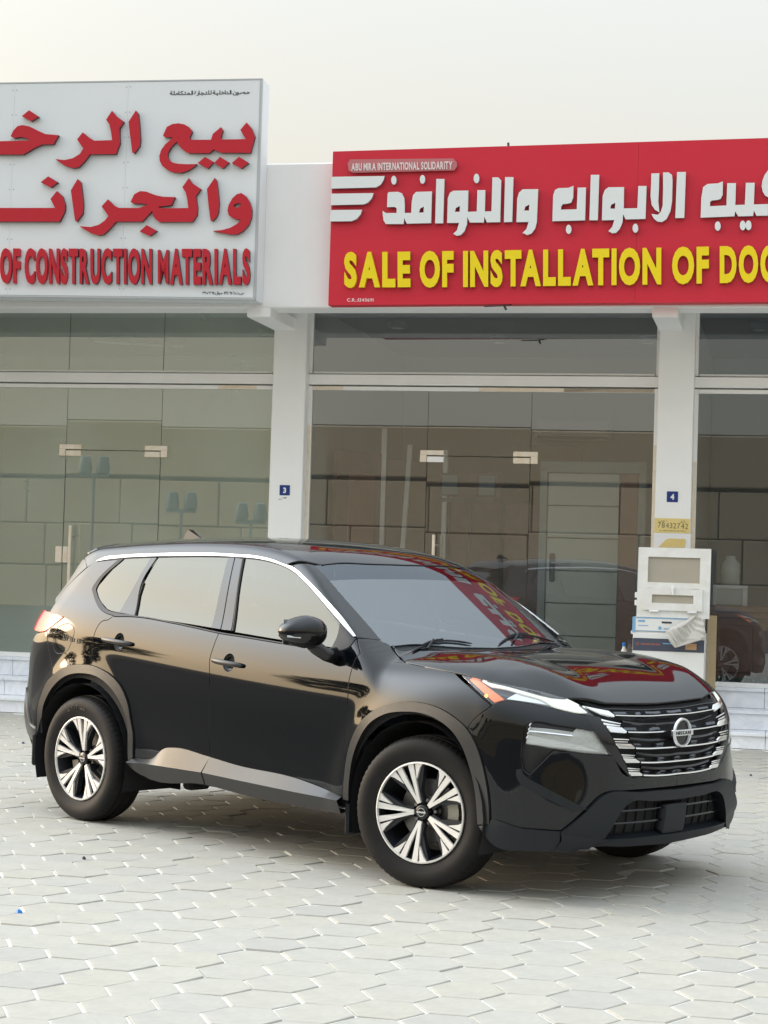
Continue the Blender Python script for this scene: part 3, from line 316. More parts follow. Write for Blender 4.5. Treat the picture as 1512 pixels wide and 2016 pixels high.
EXTRA={"bars":[[[0.809,-0.409,0.871],[0.818,-0.262,0.863],[0.821,-0.113,0.858],[0.822,0.085,0.858]],[[0.859,-0.374,0.796],[0.867,-0.275,0.791],[0.871,-0.169,0.788],[0.872,-0.068,0.788],[0.872,0.022,0.788]],[[0.879,-0.339,0.723],[0.887,-0.249,0.718],[0.892,-0.153,0.716],[0.894,-0.006,0.715]],[[0.882,-0.3,0.655],[0.888,-0.207,0.65],[0.892,-0.099,0.648],[0.893,0.019,0.649]],[[0.881,-0.276,0.593],[0.887,-0.182,0.587],[0.89,-0.062,0.585],[0.89,0.053,0.587]]],"tips":[[[0.74,-0.568,0.92],[0.757,-0.538,0.914],[0.789,-0.428,0.895],[0.808,-0.403,0.874],[0.815,-0.417,0.865],[0.795,-0.498,0.882]],[[0.828,-0.496,0.832],[0.847,-0.399,0.82],[0.86,-0.373,0.8],[0.862,-0.386,0.792],[0.846,-0.482,0.801]],[[0.862,-0.462,0.749],[0.877,-0.366,0.743],[0.882,-0.335,0.725],[0.881,-0.339,0.718],[0.866,-0.441,0.723]],[[0.871,-0.412,0.678],[0.881,-0.334,0.673],[0.884,-0.3,0.657],[0.884,-0.304,0.65],[0.873,-0.394,0.654]],[[0.874,-0.372,0.612],[0.882,-0.298,0.607],[0.884,-0.271,0.594],[0.883,-0.276,0.587],[0.875,-0.355,0.591]]],"stack":[[[0.807,-0.509,0.861],[0.835,-0.389,0.838],[0.839,-0.398,0.833],[0.814,-0.507,0.851]],[[0.818,-0.506,0.845],[0.841,-0.4,0.829],[0.844,-0.412,0.823],[0.824,-0.504,0.834]],[[0.855,-0.472,0.773],[0.871,-0.371,0.766],[0.872,-0.375,0.759],[0.857,-0.468,0.764]],[[0.858,-0.466,0.76],[0.872,-0.38,0.755],[0.873,-0.385,0.749],[0.86,-0.463,0.753]],[[0.868,-0.425,0.697],[0.881,-0.334,0.69],[0.88,-0.338,0.685],[0.869,-0.42,0.689]],[[0.869,-0.417,0.687],[0.88,-0.338,0.682],[0.88,-0.342,0.676],[0.87,-0.413,0.679]],[[0.873,-0.38,0.632],[0.882,-0.295,0.624],[0.882,-0.298,0.619],[0.873,-0.378,0.624]],[[0.873,-0.375,0.622],[0.882,-0.297,0.616],[0.881,-0.3,0.61],[0.873,-0.372,0.614]]],"darkbars":[[[0.769,-0.494,0.9],[0.772,-0.401,0.9],[0.784,-0.114,0.887],[0.782,0.146,0.889]],[[0.822,-0.367,0.844],[0.837,-0.245,0.829],[0.841,-0.129,0.824],[0.841,0.017,0.824],[0.84,0.066,0.825]],[[0.863,-0.358,0.767],[0.874,-0.232,0.755],[0.877,-0.135,0.753],[0.879,0.014,0.752]],[[0.873,-0.319,0.697],[0.881,-0.218,0.682],[0.885,-0.091,0.677],[0.886,0.017,0.679]],[[0.875,-0.279,0.629],[0.881,-0.174,0.617],[0.883,-0.054,0.613],[0.883,0.05,0.615]]],"chips":[[[0.787,-0.391,0.888],[0.79,-0.298,0.885],[0.798,-0.296,0.877],[0.794,-0.388,0.88]],[[0.792,-0.146,0.882],[0.794,-0.079,0.879],[0.803,-0.078,0.871],[0.801,-0.145,0.873]],[[0.793,0.029,0.88],[0.795,0.083,0.879],[0.804,0.083,0.869],[0.802,0.029,0.871]],[[0.793,0.189,0.881],[0.795,0.228,0.88],[0.804,0.228,0.87],[0.803,0.189,0.872]],[[0.841,-0.376,0.818],[0.847,-0.291,0.815],[0.854,-0.288,0.803],[0.848,-0.373,0.806]],[[0.851,-0.168,0.812],[0.853,-0.111,0.81],[0.86,-0.107,0.799],[0.858,-0.164,0.801]],[[0.853,0.144,0.809],[0.854,0.19,0.808],[0.86,0.194,0.797],[0.86,0.148,0.799]],[[0.872,-0.339,0.743],[0.876,-0.292,0.741],[0.878,-0.282,0.732],[0.874,-0.329,0.734]],[[0.882,-0.172,0.737],[0.884,-0.125,0.735],[0.886,-0.114,0.725],[0.884,-0.162,0.727]],[[0.884,0.109,0.739],[0.883,0.156,0.736],[0.884,0.167,0.725],[0.885,0.12,0.728]],[[0.876,-0.311,0.672],[0.88,-0.264,0.67],[0.88,-0.252,0.663],[0.876,-0.3,0.665]],[[0.885,-0.158,0.67],[0.886,-0.115,0.668],[0.886,-0.102,0.659],[0.885,-0.145,0.661]],[[0.888,-0.016,0.668],[0.888,0.014,0.666],[0.887,0.027,0.658],[0.888,-0.003,0.659]],[[0.887,0.108,0.667],[0.886,0.145,0.665],[0.885,0.159,0.656],[0.886,0.122,0.658]],[[0.877,-0.261,0.609],[0.88,-0.225,0.607],[0.88,-0.214,0.601],[0.878,-0.249,0.603]],[[0.883,-0.132,0.605],[0.884,-0.099,0.603],[0.884,-0.086,0.597],[0.883,-0.119,0.598]],[[0.885,-0.004,0.602],[0.885,0.026,0.6],[0.885,0.039,0.593],[0.885,0.009,0.595]],[[0.884,0.115,0.601],[0.883,0.146,0.599],[0.882,0.161,0.592],[0.883,0.129,0.594]]],"badge":[[[0.885,0.003,0.779]],[[0.847,0.055,0.839]],[[0.902,-0.017,0.717]],[[0.885,-0.076,0.78]],[[0.888,0.088,0.773]]],"gopen":[[[0.728,-0.572,0.923],[0.804,-0.505,0.859],[0.85,-0.469,0.774],[0.864,-0.421,0.697],[0.869,-0.375,0.631],[0.87,-0.348,0.585]],[[0.87,-0.348,0.585],[0.882,-0.175,0.576],[0.886,-0.035,0.575],[0.886,0.06,0.579]],[[0.728,-0.572,0.923],[0.772,-0.411,0.905],[0.783,-0.114,0.892],[0.781,0.146,0.894]]],"skid_slats":[[[0.836,-0.377,0.426],[0.849,-0.245,0.423],[0.855,-0.09,0.425]],[[0.821,-0.433,0.367],[0.841,-0.271,0.364],[0.849,-0.084,0.366]],[[0.855,0.104,0.429],[0.848,0.26,0.423],[0.823,0.452,0.416]],[[0.848,0.117,0.365],[0.838,0.288,0.36],[0.784,0.57,0.347]]]}
LET={"white":[[[[-3.684,5.578],[-3.635,5.522],[-3.6,5.446],[-3.616,5.381],[-3.638,5.296],[-3.918,5.302],[-3.994,5.334],[-4.032,5.3],[-4.233,5.304],[-4.27,5.322],[-4.306,5.35],[-4.333,5.382],[-4.348,5.41],[-4.366,5.407],[-4.408,5.363],[-4.438,5.308],[-4.437,5.273],[-4.418,5.238],[-4.381,5.217],[-4.323,5.206],[-4.244,5.201],[-4.149,5.201],[-4.199,5.162],[-4.242,5.139],[-4.299,5.122],[-4.378,5.127],[-4.436,5.152],[-4.488,5.191],[-4.515,5.24],[-4.52,5.282],[-4.504,5.337],[-4.466,5.391],[-4.424,5.425],[-4.393,5.456],[-4.469,5.457],[-4.49,5.471],[-4.456,5.554],[-4.401,5.58],[-4.343,5.586],[-4.285,5.574],[-4.241,5.549],[-4.206,5.509],[-4.231,5.452],[-4.216,5.428],[-4.021,5.425],[-4.006,5.479],[-3.93,5.54],[-3.91,5.511],[-3.93,5.443],[-3.915,5.425],[-3.688,5.424],[-3.742,5.511]],[]],[[[-4.072,5.267],[-3.988,5.217],[-4.045,5.157],[-4.144,5.211]],[]],[[[-3.929,5.264],[-3.84,5.211],[-3.899,5.155],[-3.983,5.208]],[]],[[[-3.746,5.262],[-3.652,5.204],[-3.721,5.152],[-3.815,5.204]],[]],[[[-3.712,4.925],[-3.67,4.897],[-3.63,4.841],[-3.606,4.766],[-3.609,4.698],[-3.633,4.63],[-3.681,4.576],[-3.74,4.542],[-3.807,4.543],[-3.886,4.557],[-3.976,4.577],[-3.887,4.584],[-3.809,4.604],[-3.747,4.638],[-3.706,4.678],[-3.755,4.682],[-3.798,4.7],[-3.827,4.721],[-3.84,4.762],[-3.831,4.817],[-3.797,4.878],[-3.756,4.915]],[[[-3.784,4.808],[-3.767,4.826],[-3.739,4.833],[-3.707,4.821],[-3.727,4.798],[-3.759,4.788]]]],[[[-3.974,5.069],[-3.956,5.045],[-3.939,4.955],[-3.924,4.838],[-3.928,4.756],[-3.944,4.708],[-3.982,4.668],[-4.0,4.675],[-4.023,4.805],[-4.045,4.967]],[]],[[[-4.225,5.07],[-4.195,5.028],[-4.103,4.968],[-4.151,4.903],[-4.142,4.848],[-4.131,4.793],[-4.134,4.724],[-4.175,4.663],[-4.499,4.666],[-4.536,4.691],[-4.559,4.722],[-4.571,4.771],[-4.666,4.671],[-4.924,4.674],[-4.981,4.609],[-5.039,4.557],[-5.089,4.545],[-5.17,4.568],[-5.287,4.635],[-5.172,4.625],[-5.092,4.646],[-5.034,4.685],[-5.0,4.727],[-5.071,4.818],[-5.011,4.884],[-4.949,4.826],[-4.899,4.802],[-4.7,4.799],[-4.612,4.831],[-4.682,4.841],[-4.761,4.842],[-4.786,4.857],[-4.754,4.927],[-4.696,4.957],[-4.636,4.952],[-4.61,4.941],[-4.537,4.915],[-4.471,4.901],[-4.352,4.896],[-4.385,4.822],[-4.515,4.808],[-4.489,4.794],[-4.219,4.792],[-4.232,4.87],[-4.249,4.939],[-4.285,4.988]],[]],[[[-4.62,4.638],[-4.518,4.584],[-4.585,4.536],[-4.687,4.579]],[]],[[[-5.319,5.08],[-5.288,5.049],[-5.268,4.935],[-5.255,4.839],[-5.257,4.754],[-5.314,4.678],[-5.33,4.688],[-5.355,4.822],[-5.383,4.974]],[]],[[[-5.523,4.969],[-5.464,4.918],[-5.436,4.842],[-5.438,4.775],[-5.485,4.68],[-6.147,4.687],[-6.152,4.817],[-5.536,4.81],[-5.584,4.896]],[]],[[[-5.615,5.11],[-5.517,5.053],[-5.586,5.004],[-5.689,5.055]],[]],[[[-4.765,5.715],[-4.741,5.684],[-4.726,5.58],[-4.711,5.447],[-4.716,5.381],[-4.768,5.31],[-4.786,5.321],[-4.814,5.487],[-4.833,5.611]],[]],[[[-5.001,5.717],[-4.96,5.67],[-4.88,5.613],[-4.921,5.551],[-4.918,5.489],[-4.911,5.413],[-4.947,5.309],[-5.207,5.312],[-5.255,5.248],[-5.313,5.192],[-5.373,5.184],[-5.455,5.209],[-5.55,5.273],[-5.457,5.262],[-5.376,5.277],[-5.307,5.316],[-5.274,5.368],[-5.338,5.455],[-5.285,5.521],[-5.223,5.472],[-5.166,5.439],[-4.989,5.441],[-5.005,5.529],[-5.022,5.591],[-5.056,5.636]],[]],[[[-6.009,5.498],[-5.986,5.55],[-5.946,5.592],[-5.896,5.604],[-5.824,5.59],[-5.73,5.544],[-5.658,5.512],[-5.526,5.499],[-5.573,5.415],[-5.685,5.414],[-5.765,5.382],[-5.875,5.322],[-6.172,5.328],[-6.177,5.453],[-5.819,5.455],[-5.84,5.475],[-5.912,5.491],[-5.973,5.482]],[]],[[[-5.832,5.743],[-5.734,5.681],[-5.807,5.637],[-5.904,5.688]],[]]],"red":[[[[-2.887,5.085],[-2.391,5.085],[-2.401,5.045],[-2.427,5.005],[-2.468,4.981],[-2.891,4.977]],[]],[[[-2.888,4.93],[-2.49,4.93],[-2.503,4.884],[-2.539,4.843],[-2.58,4.827],[-2.888,4.824]],[]],[[[-2.888,4.779],[-2.593,4.778],[-2.605,4.736],[-2.639,4.695],[-2.687,4.674],[-2.892,4.674]],[]],[[[-2.279,5.044],[-2.281,5.03],[-2.284,5.018],[-2.291,5.009],[-2.299,5.005],[-2.307,5.005],[-2.316,5.01],[-2.322,5.019],[-2.327,5.031],[-2.329,5.045],[-2.328,5.059],[-2.324,5.071],[-2.318,5.08],[-2.31,5.085],[-2.301,5.085],[-2.293,5.08],[-2.286,5.07],[-2.281,5.058]],[]],[[[-2.014,5.048],[-2.015,5.034],[-2.019,5.022],[-2.025,5.013],[-2.033,5.009],[-2.042,5.009],[-2.05,5.014],[-2.057,5.023],[-2.061,5.035],[-2.063,5.049],[-2.062,5.063],[-2.058,5.075],[-2.052,5.084],[-2.044,5.089],[-2.035,5.088],[-2.027,5.083],[-2.02,5.074],[-2.016,5.062]],[]],[[[-2.349,4.937],[-2.263,4.938],[-2.225,4.924],[-2.202,4.88],[-2.196,4.819],[-2.194,4.744],[-2.134,4.744],[-2.132,4.845],[-2.122,4.905],[-2.095,4.935],[-1.948,4.937],[-1.947,4.649],[-2.172,4.646],[-2.198,4.697],[-2.201,4.643],[-2.368,4.645],[-2.389,4.679],[-2.398,4.733],[-2.4,4.766],[-2.367,4.745],[-2.269,4.745],[-2.27,4.786],[-2.29,4.801],[-2.36,4.799],[-2.359,4.922]],[[[-2.061,4.746],[-2.053,4.783],[-2.019,4.8],[-2.02,4.746]]]],[[[-1.911,5.051],[-1.836,5.049],[-1.836,4.646],[-1.91,4.646]],[]],[[[-1.753,4.941],[-1.614,4.94],[-1.613,4.748],[-1.532,4.749],[-1.531,4.943],[-1.459,4.942],[-1.458,4.749],[-1.398,4.75],[-1.398,5.057],[-1.345,5.056],[-1.317,5.028],[-1.316,4.651],[-1.437,4.65],[-1.461,4.702],[-1.464,4.649],[-1.592,4.65],[-1.617,4.701],[-1.617,4.637],[-1.64,4.57],[-1.673,4.537],[-1.707,4.531],[-1.741,4.55],[-1.708,4.581],[-1.69,4.648],[-1.8,4.649],[-1.8,4.874],[-1.783,4.921]],[[[-1.732,4.749],[-1.724,4.783],[-1.688,4.802],[-1.687,4.749]]]],[[[-1.517,5.049],[-1.518,5.034],[-1.522,5.022],[-1.529,5.012],[-1.537,5.007],[-1.546,5.007],[-1.555,5.013],[-1.562,5.022],[-1.567,5.035],[-1.569,5.05],[-1.567,5.065],[-1.563,5.077],[-1.557,5.087],[-1.549,5.092],[-1.54,5.092],[-1.531,5.086],[-1.524,5.077],[-1.519,5.064]],[]],[[[-1.283,5.057],[-1.207,5.056],[-1.207,4.652],[-1.282,4.65]],[]],[[[-1.121,4.945],[-0.981,4.944],[-0.985,4.65],[-0.998,4.591],[-1.03,4.545],[-1.069,4.532],[-1.111,4.552],[-1.077,4.585],[-1.059,4.65],[-1.169,4.649],[-1.168,4.859],[-1.153,4.915]],[[[-1.102,4.753],[-1.093,4.788],[-1.057,4.806],[-1.059,4.752]]]],[[[-0.801,4.95],[-0.708,4.952],[-0.666,4.97],[-0.665,4.865],[-0.682,4.819],[-0.711,4.81],[-0.757,4.806],[-0.77,4.787],[-0.771,4.757],[-0.631,4.759],[-0.628,4.952],[-0.554,4.953],[-0.554,4.659],[-0.846,4.654],[-0.845,4.888],[-0.83,4.934]],[]],[[[-0.514,5.065],[-0.439,5.064],[-0.441,4.658],[-0.516,4.659]],[]],[[[-0.354,4.952],[-0.217,4.951],[-0.215,4.761],[-0.095,4.762],[-0.092,4.959],[-0.019,4.958],[-0.021,4.666],[-0.196,4.663],[-0.218,4.711],[-0.223,4.636],[-0.246,4.577],[-0.278,4.544],[-0.31,4.541],[-0.345,4.561],[-0.312,4.597],[-0.295,4.659],[-0.405,4.657],[-0.404,4.875],[-0.386,4.928]],[[[-0.334,4.761],[-0.327,4.795],[-0.291,4.813],[-0.293,4.76]]]],[[[-0.673,4.58],[-0.674,4.566],[-0.678,4.553],[-0.685,4.544],[-0.693,4.539],[-0.702,4.54],[-0.71,4.544],[-0.717,4.554],[-0.722,4.566],[-0.723,4.58],[-0.722,4.594],[-0.718,4.606],[-0.712,4.616],[-0.704,4.62],[-0.695,4.62],[-0.687,4.615],[-0.68,4.606],[-0.675,4.594]],[]],[[[-0.083,4.584],[-0.084,4.57],[-0.088,4.558],[-0.095,4.548],[-0.103,4.544],[-0.111,4.544],[-0.119,4.549],[-0.126,4.558],[-0.131,4.57],[-0.133,4.584],[-0.131,4.598],[-0.127,4.61],[-0.121,4.619],[-0.113,4.624],[-0.105,4.624],[-0.096,4.619],[-0.09,4.61],[-0.085,4.598]],[]],[[[0.02,5.069],[0.09,5.069],[0.089,4.898],[0.087,4.822],[0.099,4.722],[0.059,4.746],[0.03,4.788],[0.018,4.864],[0.02,4.982]],[]],[[[0.122,5.076],[0.17,5.076],[0.201,5.052],[0.207,5.0],[0.207,4.82],[0.195,4.731],[0.163,4.662],[0.123,4.636],[0.082,4.642],[0.05,4.67],[0.029,4.709],[0.087,4.701],[0.11,4.725],[0.126,4.78],[0.126,4.932]],[]],[[[0.244,5.077],[0.321,5.077],[0.317,4.671],[0.239,4.67]],[]],[[[0.511,4.968],[0.601,4.972],[0.643,4.988],[0.644,4.87],[0.628,4.835],[0.598,4.826],[0.551,4.821],[0.537,4.809],[0.538,4.771],[0.679,4.776],[0.681,4.972],[0.756,4.972],[0.755,4.779],[0.837,4.781],[0.841,4.973],[0.916,4.972],[0.914,4.782],[1.035,4.784],[1.037,4.683],[0.939,4.682],[0.915,4.729],[0.911,4.681],[0.783,4.679],[0.755,4.724],[0.751,4.68],[0.459,4.671],[0.46,4.845],[0.474,4.941]],[]],[[[0.634,4.595],[0.633,4.581],[0.629,4.569],[0.622,4.56],[0.614,4.555],[0.605,4.555],[0.597,4.56],[0.59,4.569],[0.585,4.582],[0.583,4.596],[0.584,4.61],[0.588,4.622],[0.595,4.631],[0.603,4.636],[0.612,4.636],[0.62,4.631],[0.627,4.622],[0.632,4.609]],[]],[[[0.849,4.599],[0.848,4.584],[0.843,4.571],[0.837,4.562],[0.829,4.557],[0.82,4.557],[0.812,4.562],[0.805,4.572],[0.8,4.585],[0.798,4.599],[0.799,4.614],[0.803,4.626],[0.81,4.636],[0.818,4.641],[0.827,4.641],[0.835,4.635],[0.842,4.626],[0.847,4.613]],[]],[[[0.898,4.599],[0.897,4.585],[0.893,4.572],[0.886,4.563],[0.878,4.558],[0.869,4.558],[0.861,4.563],[0.854,4.573],[0.849,4.585],[0.847,4.6],[0.849,4.614],[0.853,4.627],[0.859,4.637],[0.867,4.641],[0.876,4.641],[0.885,4.636],[0.892,4.627],[0.896,4.614]],[]],[[[1.028,5.079],[1.001,5.042],[0.982,4.988],[0.977,4.94],[0.988,4.892],[1.009,4.858],[1.033,4.844],[1.105,4.843],[1.1,5.078]],[]]],"words":{"yellow":[["SALE",[[-2.739,4.066],[-2.121,4.067],[-2.132,4.411],[-2.75,4.409]]],["OF",[[-2.036,4.064],[-1.724,4.066],[-1.734,4.414],[-2.047,4.413]]],["INSTALLATION",[[-1.637,4.066],[0.131,4.084],[0.123,4.43],[-1.647,4.413]]],["OF",[[0.226,4.087],[0.544,4.092],[0.536,4.436],[0.217,4.432]]],["DOORS",[[0.638,4.094],[1.419,4.106],[1.411,4.446],[0.629,4.438]]]],"white_en":[["OF",[[-6.067,4.104],[-5.865,4.098],[-5.878,4.45],[-6.08,4.451]]],["CONSTRUCTION",[[-5.815,4.096],[-4.552,4.085],[-4.564,4.438],[-5.829,4.449]]],["MATERIALS",[[-4.492,4.082],[-3.603,4.079],[-3.615,4.43],[-4.504,4.436]]]],"abu":[["ABU MIRA INTERNATIONAL SOLIDARITY",[[-2.703,5.138],[-1.766,5.138],[-1.768,5.212],[-2.706,5.21]]]],"cr":[["C.R.:1343691",[[-2.717,3.942],[-2.468,3.942],[-2.469,3.973],[-2.718,3.974]]]],"ar":[["a",[[-4.449,5.861],[-3.673,5.853],[-3.674,5.891],[-4.45,5.902]]]],"ar2":[["a",[[-4.066,3.996],[-3.67,3.995],[-3.671,4.021],[-4.067,4.022]]]]},"pill":[[-2.719,5.244],[-1.764,5.236],[-1.729,5.201],[-1.725,5.164],[-1.752,5.127],[-2.692,5.121],[-2.731,5.141],[-2.743,5.207]]}
# ================================================================ place
ROTB=Matrix.Rotation(FY,4,'Z')
def bw(x,y,z): v=ROTB@Vector((x,y,z)); return (v.x,v.y,v.z)
def thingB(name,loc,label=None,cat=None,group=None,kind=None,rz=0.): return tag(empty(name,bw(*loc),FY+rz),label,cat,group,kind)
def onB(o,loc=(0,0,0),rz=0.): o.location=bw(*loc); o.rotation_euler=(0,0,FY+rz); return o
M={}
M['paver']=[mat('concrete_paver_%d'%i,c,.78,noise=(11,.8,c2,.9),bump=(160,.0012)) for i,(c,c2) in enumerate([((.43,.415,.365),(.365,.352,.312)),((.44,.423,.37),(.37,.357,.315)),((.425,.41,.365),(.36,.35,.315)),((.40,.388,.352),(.345,.338,.308)),((.435,.415,.355),(.365,.35,.305))])]
M['sand']=mat('joint_sand',(.80,.785,.73),.95,noise=(2.2,.7,(.45,.43,.39)))
M['earth']=mat('dusty_ground',(.16,.145,.12),.95,noise=(.3,.8,(.11,.10,.085)))
M['asphalt']=mat('asphalt',(.035,.035,.036),.85,noise=(2,.6,(.055,.053,.05)),bump=(60,.003))
M['marble']=[mat('veined_marble_%d'%i,(.88,.895,.93),.22,noise=(2.3+i*.7,.75,(.66,.69,.74),3.2)) for i in range(3)]
M['nose']=mat('tile_edge_grey',(.52,.53,.52),.4)
M['grout']=mat('dark_grout',(.20,.20,.19),.9)
M['wall']=mat('white_painted_plaster',(.90,.90,.885),.7,noise=(1.3,.6,(.83,.83,.815),.5),bump=(40,.001))
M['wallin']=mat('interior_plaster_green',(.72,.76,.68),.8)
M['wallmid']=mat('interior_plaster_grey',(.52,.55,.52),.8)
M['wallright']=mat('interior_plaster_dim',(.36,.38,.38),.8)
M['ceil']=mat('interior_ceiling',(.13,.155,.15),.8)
M['floorin']=mat('shop_floor_tile',(.35,.35,.33),.3)
M['alu']=mat('white_aluminium',(.88,.87,.85),.35,noise=(3,.5,(.80,.78,.74)))
M['tape']=mat('masking_tape',(.74,.62,.46),.7,noise=(12,.8,(.82,.76,.66),1.))
M['stain']=mat('reddish_stain',(.25,.16,.14),.9)
M['glassL']=glassmat('green_tinted_glass',(.94,.98,.93),.30,gcol=(.97,1,.95),milky_light=.26,dcol=(.60,.70,.60))  # pale diffuse share stands in for a brighter shop inside
M['glassM']=glassmat('grey_tinted_glass',(.84,.87,.86),.22,gcol=(.93,.97,1),milky_light=.05)
M['glassR']=glassmat('dark_tinted_glass',(.70,.73,.75),.14,gcol=(.86,.94,1),milky_light=.03)
M['gedge']=mat('glass_edge',(.03,.05,.045),.2)
M['steel']=mat('brushed_steel',(.62,.58,.52),.3,metal=.9)
M['signw']=mat('white_sign_sheet',(.72,.76,.78),.35,noise=(.6,.6,(.77,.79,.80),.3))
M['signr']=mat('red_sign_sheet',(.62,.022,.045),.45,spec=.3,noise=(.8,.6,(.58,.028,.05),.4))
M['trim']=mat('grey_aluminium_edge',(.46,.48,.50),.35,metal=.3)
M['redL']=[mat('red_acrylic_front',(.50,.015,.03),.3,spec=.3),mat('dark_red_return',(.10,.012,.02),.4)]
M['whtL']=[mat('white_acrylic_front',(.74,.77,.77),.3),mat('grey_return',(.28,.29,.30),.5)]
M['yelL']=[mat('yellow_acrylic_front',(.86,.66,.0),.3),mat('yellow_return',(.42,.30,.01),.4)]
M['ink']=mat('dark_print',(.05,.05,.06),.6)
M['inkw']=mat('pale_print',(.78,.68,.68),.5)
M['blueplate']=mat('navy_enamel_plate',(.008,.035,.20),.3)
M['white']=mat('white_enamel',(.82,.82,.82),.35)
M['yellowpaper']=mat('yellow_paper',(.80,.64,.26),.8,noise=(14,.6,(.72,.56,.22)))
M['yellowpaper2']=mat('faded_yellow_paint',(.74,.58,.24),.8,noise=(18,.7,(.68,.52,.18)))
M['pvc']=mat('dusty_white_pvc',(.80,.80,.77),.4,noise=(9,.8,(.70,.68,.62),.5))
M['beige']=mat('beige_panel',(.40,.36,.285),.5,noise=(9,.4,(.36,.33,.27)))
M['card']=mat('brown_cardboard',(.42,.33,.20),.8,noise=(6,.6,(.36,.27,.15)))
M['cardw']=mat('white_cardboard',(.82,.82,.80),.5,noise=(5,.4,(.76,.76,.74)))
M['navy']=mat('slate_print_band',(.065,.075,.11),.4)
M['orange']=mat('tan_print_patch',(.52,.32,.16),.5)
M['blue']=mat('light_blue_print',(.20,.42,.66),.5)
M['brownred']=mat('reddish_print',(.30,.12,.10),.5)
M['cloth']=mat('crumpled_white_cloth',(.66,.64,.60),.9,noise=(8,.7,(.56,.54,.49)))
M['doorgrey']=mat('grey_green_door',(.66,.70,.64),.45)
M['framegrey']=mat('grey_door_frame',(.33,.38,.38),.4)
M['doorbrown']=mat('dark_wood_door',(.20,.10,.075),.5,noise=(4,.7,(.08,.05,.04),2.))
M['board']=mat('brown_fibreboard',(.30,.23,.18),.7)
M['wood']=mat('red_brown_wood',(.30,.145,.10),.35,noise=(5,.6,(.24,.09,.06),2.))
M['turf']=mat('artificial_turf',(.02,.12,.06),.9,noise=(60,.8,(.01,.06,.035)))
M['blockw']=mat('sandy_wall_block',(.50,.40,.26),.85,noise=(.8,.7,(.43,.34,.23),.5),bump=(20,.01))
M['blockj']=mat('dark_wall_joint',(.05,.04,.035),.9)
M['lamp']=mat('blue_grey_lamp',(.12,.16,.18),.5)
M['leaf']=mat('dark_foliage',(.035,.055,.025),.8,noise=(6,.7,(.06,.08,.035)))
M['bark']=mat('bark',(.09,.07,.05),.9)
M['plastic']=mat('blue_plastic',(.02,.20,.62),.35)
# ---- ground and paving
g=MB(); g.add([(-700,-700,-.10),(700,-700,-.10),(700,700,-.10),(-700,700,-.10)],[(0,1,2,3)]); tag(g.build('ground',M['earth']),kind='structure')
g=MB(); g.add([(-90,-29.5,-.05),(60,-29.5,-.05),(60,-11.2,-.05),(-90,-11.2,-.05)],[(0,1,2,3)]); tag(onB(g.build('road',M['asphalt'])),kind='structure')
KX=lambda y:-4.4-.385*y      # unseen forecourt edge, slanted so dark asphalt fills the door reflections
g=MB(); g.add([(-60,-11.2,-.05),(KX(-11.2),-11.2,-.05),(KX(7.2),7.2,-.05),(-60,7.2,-.05)],[(0,1,2,3)]); tag(onB(g.build('added_yard',M['asphalt'])),kind='structure')  # unseen asphalt, added to darken the lower door reflections
pv=MB(); pv.add([(KX(7.25),7.25,-.005),(KX(-11),-11,-.005),(12,-11,-.005),(12,7.25,-.005),(KX(7.25),7.25,-.12),(KX(-11),-11,-.12),(12,-11,-.12),(12,7.25,-.12)],[(0,1,2,3),(0,4,5,1),(1,5,6,2),(2,6,7,3)]); PAV=tag(onB(pv.build('pavement',M['sand'])),kind='structure')
pk=MB()
for i in range(22): pk.box(KX(-11)+i*.9,KX(-11)+.89+i*.9,-11.18,-11.02,-.12,.03,bev=.015)
tag(onB(pk.build('kerb',M['nose'])),kind='structure')
PX,PY,HX,HY=.222,.258,.075,.129
def hexa(c,h,j=.0050,ch=.0025,z=0.,tx=0.,ty=0.,rot=0.):
    v=[]; s=HX*2-.0
    base=[(-HX*.985,-HY),(HX*.985,-HY),(PX-HX*.985+.0,0),(HX*.985,HY),(-HX*.985,HY),(-(PX-HX*.985),0)]
    for k,(ins,zz) in enumerate(((j+ch,0),(j,-ch*.8),(j,-h))):
        for a,b in base:
            l=math.hypot(a,b); q=(a*(1-ins*1.15/l),b*(1-ins*1.15/l)); q=(q[0]*math.cos(rot)-q[1]*math.sin(rot),q[0]*math.sin(rot)+q[1]*math.cos(rot)); v.append((c[0]+q[0],c[1]+q[1],z+zz+(q[0]*tx+q[1]*ty if k<2 else 0)))
    f=[(0,1,2,3,4,5)]
    for k in (0,6):
        for i in range(6): i2=(i+1)%6; f.append((k+i,k+6+i,k+6+i2,k+i2))
    return v,f
pos=[]
for kx in range(-38,52):
    x=.569+PX*kx
    for m_ in range(-41,34):
        y=-.96+HY*(kx%2)+PY*m_
        if KX(y)+.17<x<11.8 and -10.85<y<7.12: pos.append((x,y))
def vis(x,y):
    q=np.array(bw(x,y,0))-np.array(CP[:3]); xc,yc,zc=q@_r,q@_u,q@_d
    if zc<.5: return None
    a,b=756+CP[6]*xc/zc,1008-CP[6]*yc/zc
    return zc if (-60<a<1572 and 1000<b<2076) else None
ds=sorted((d,i) for i,(x,y) in enumerate(pos) if (d:=vis(x,y)) is not None)
near={i for _,i in ds[:300]}
big=MB(); rest=random.Random(3); protos={}
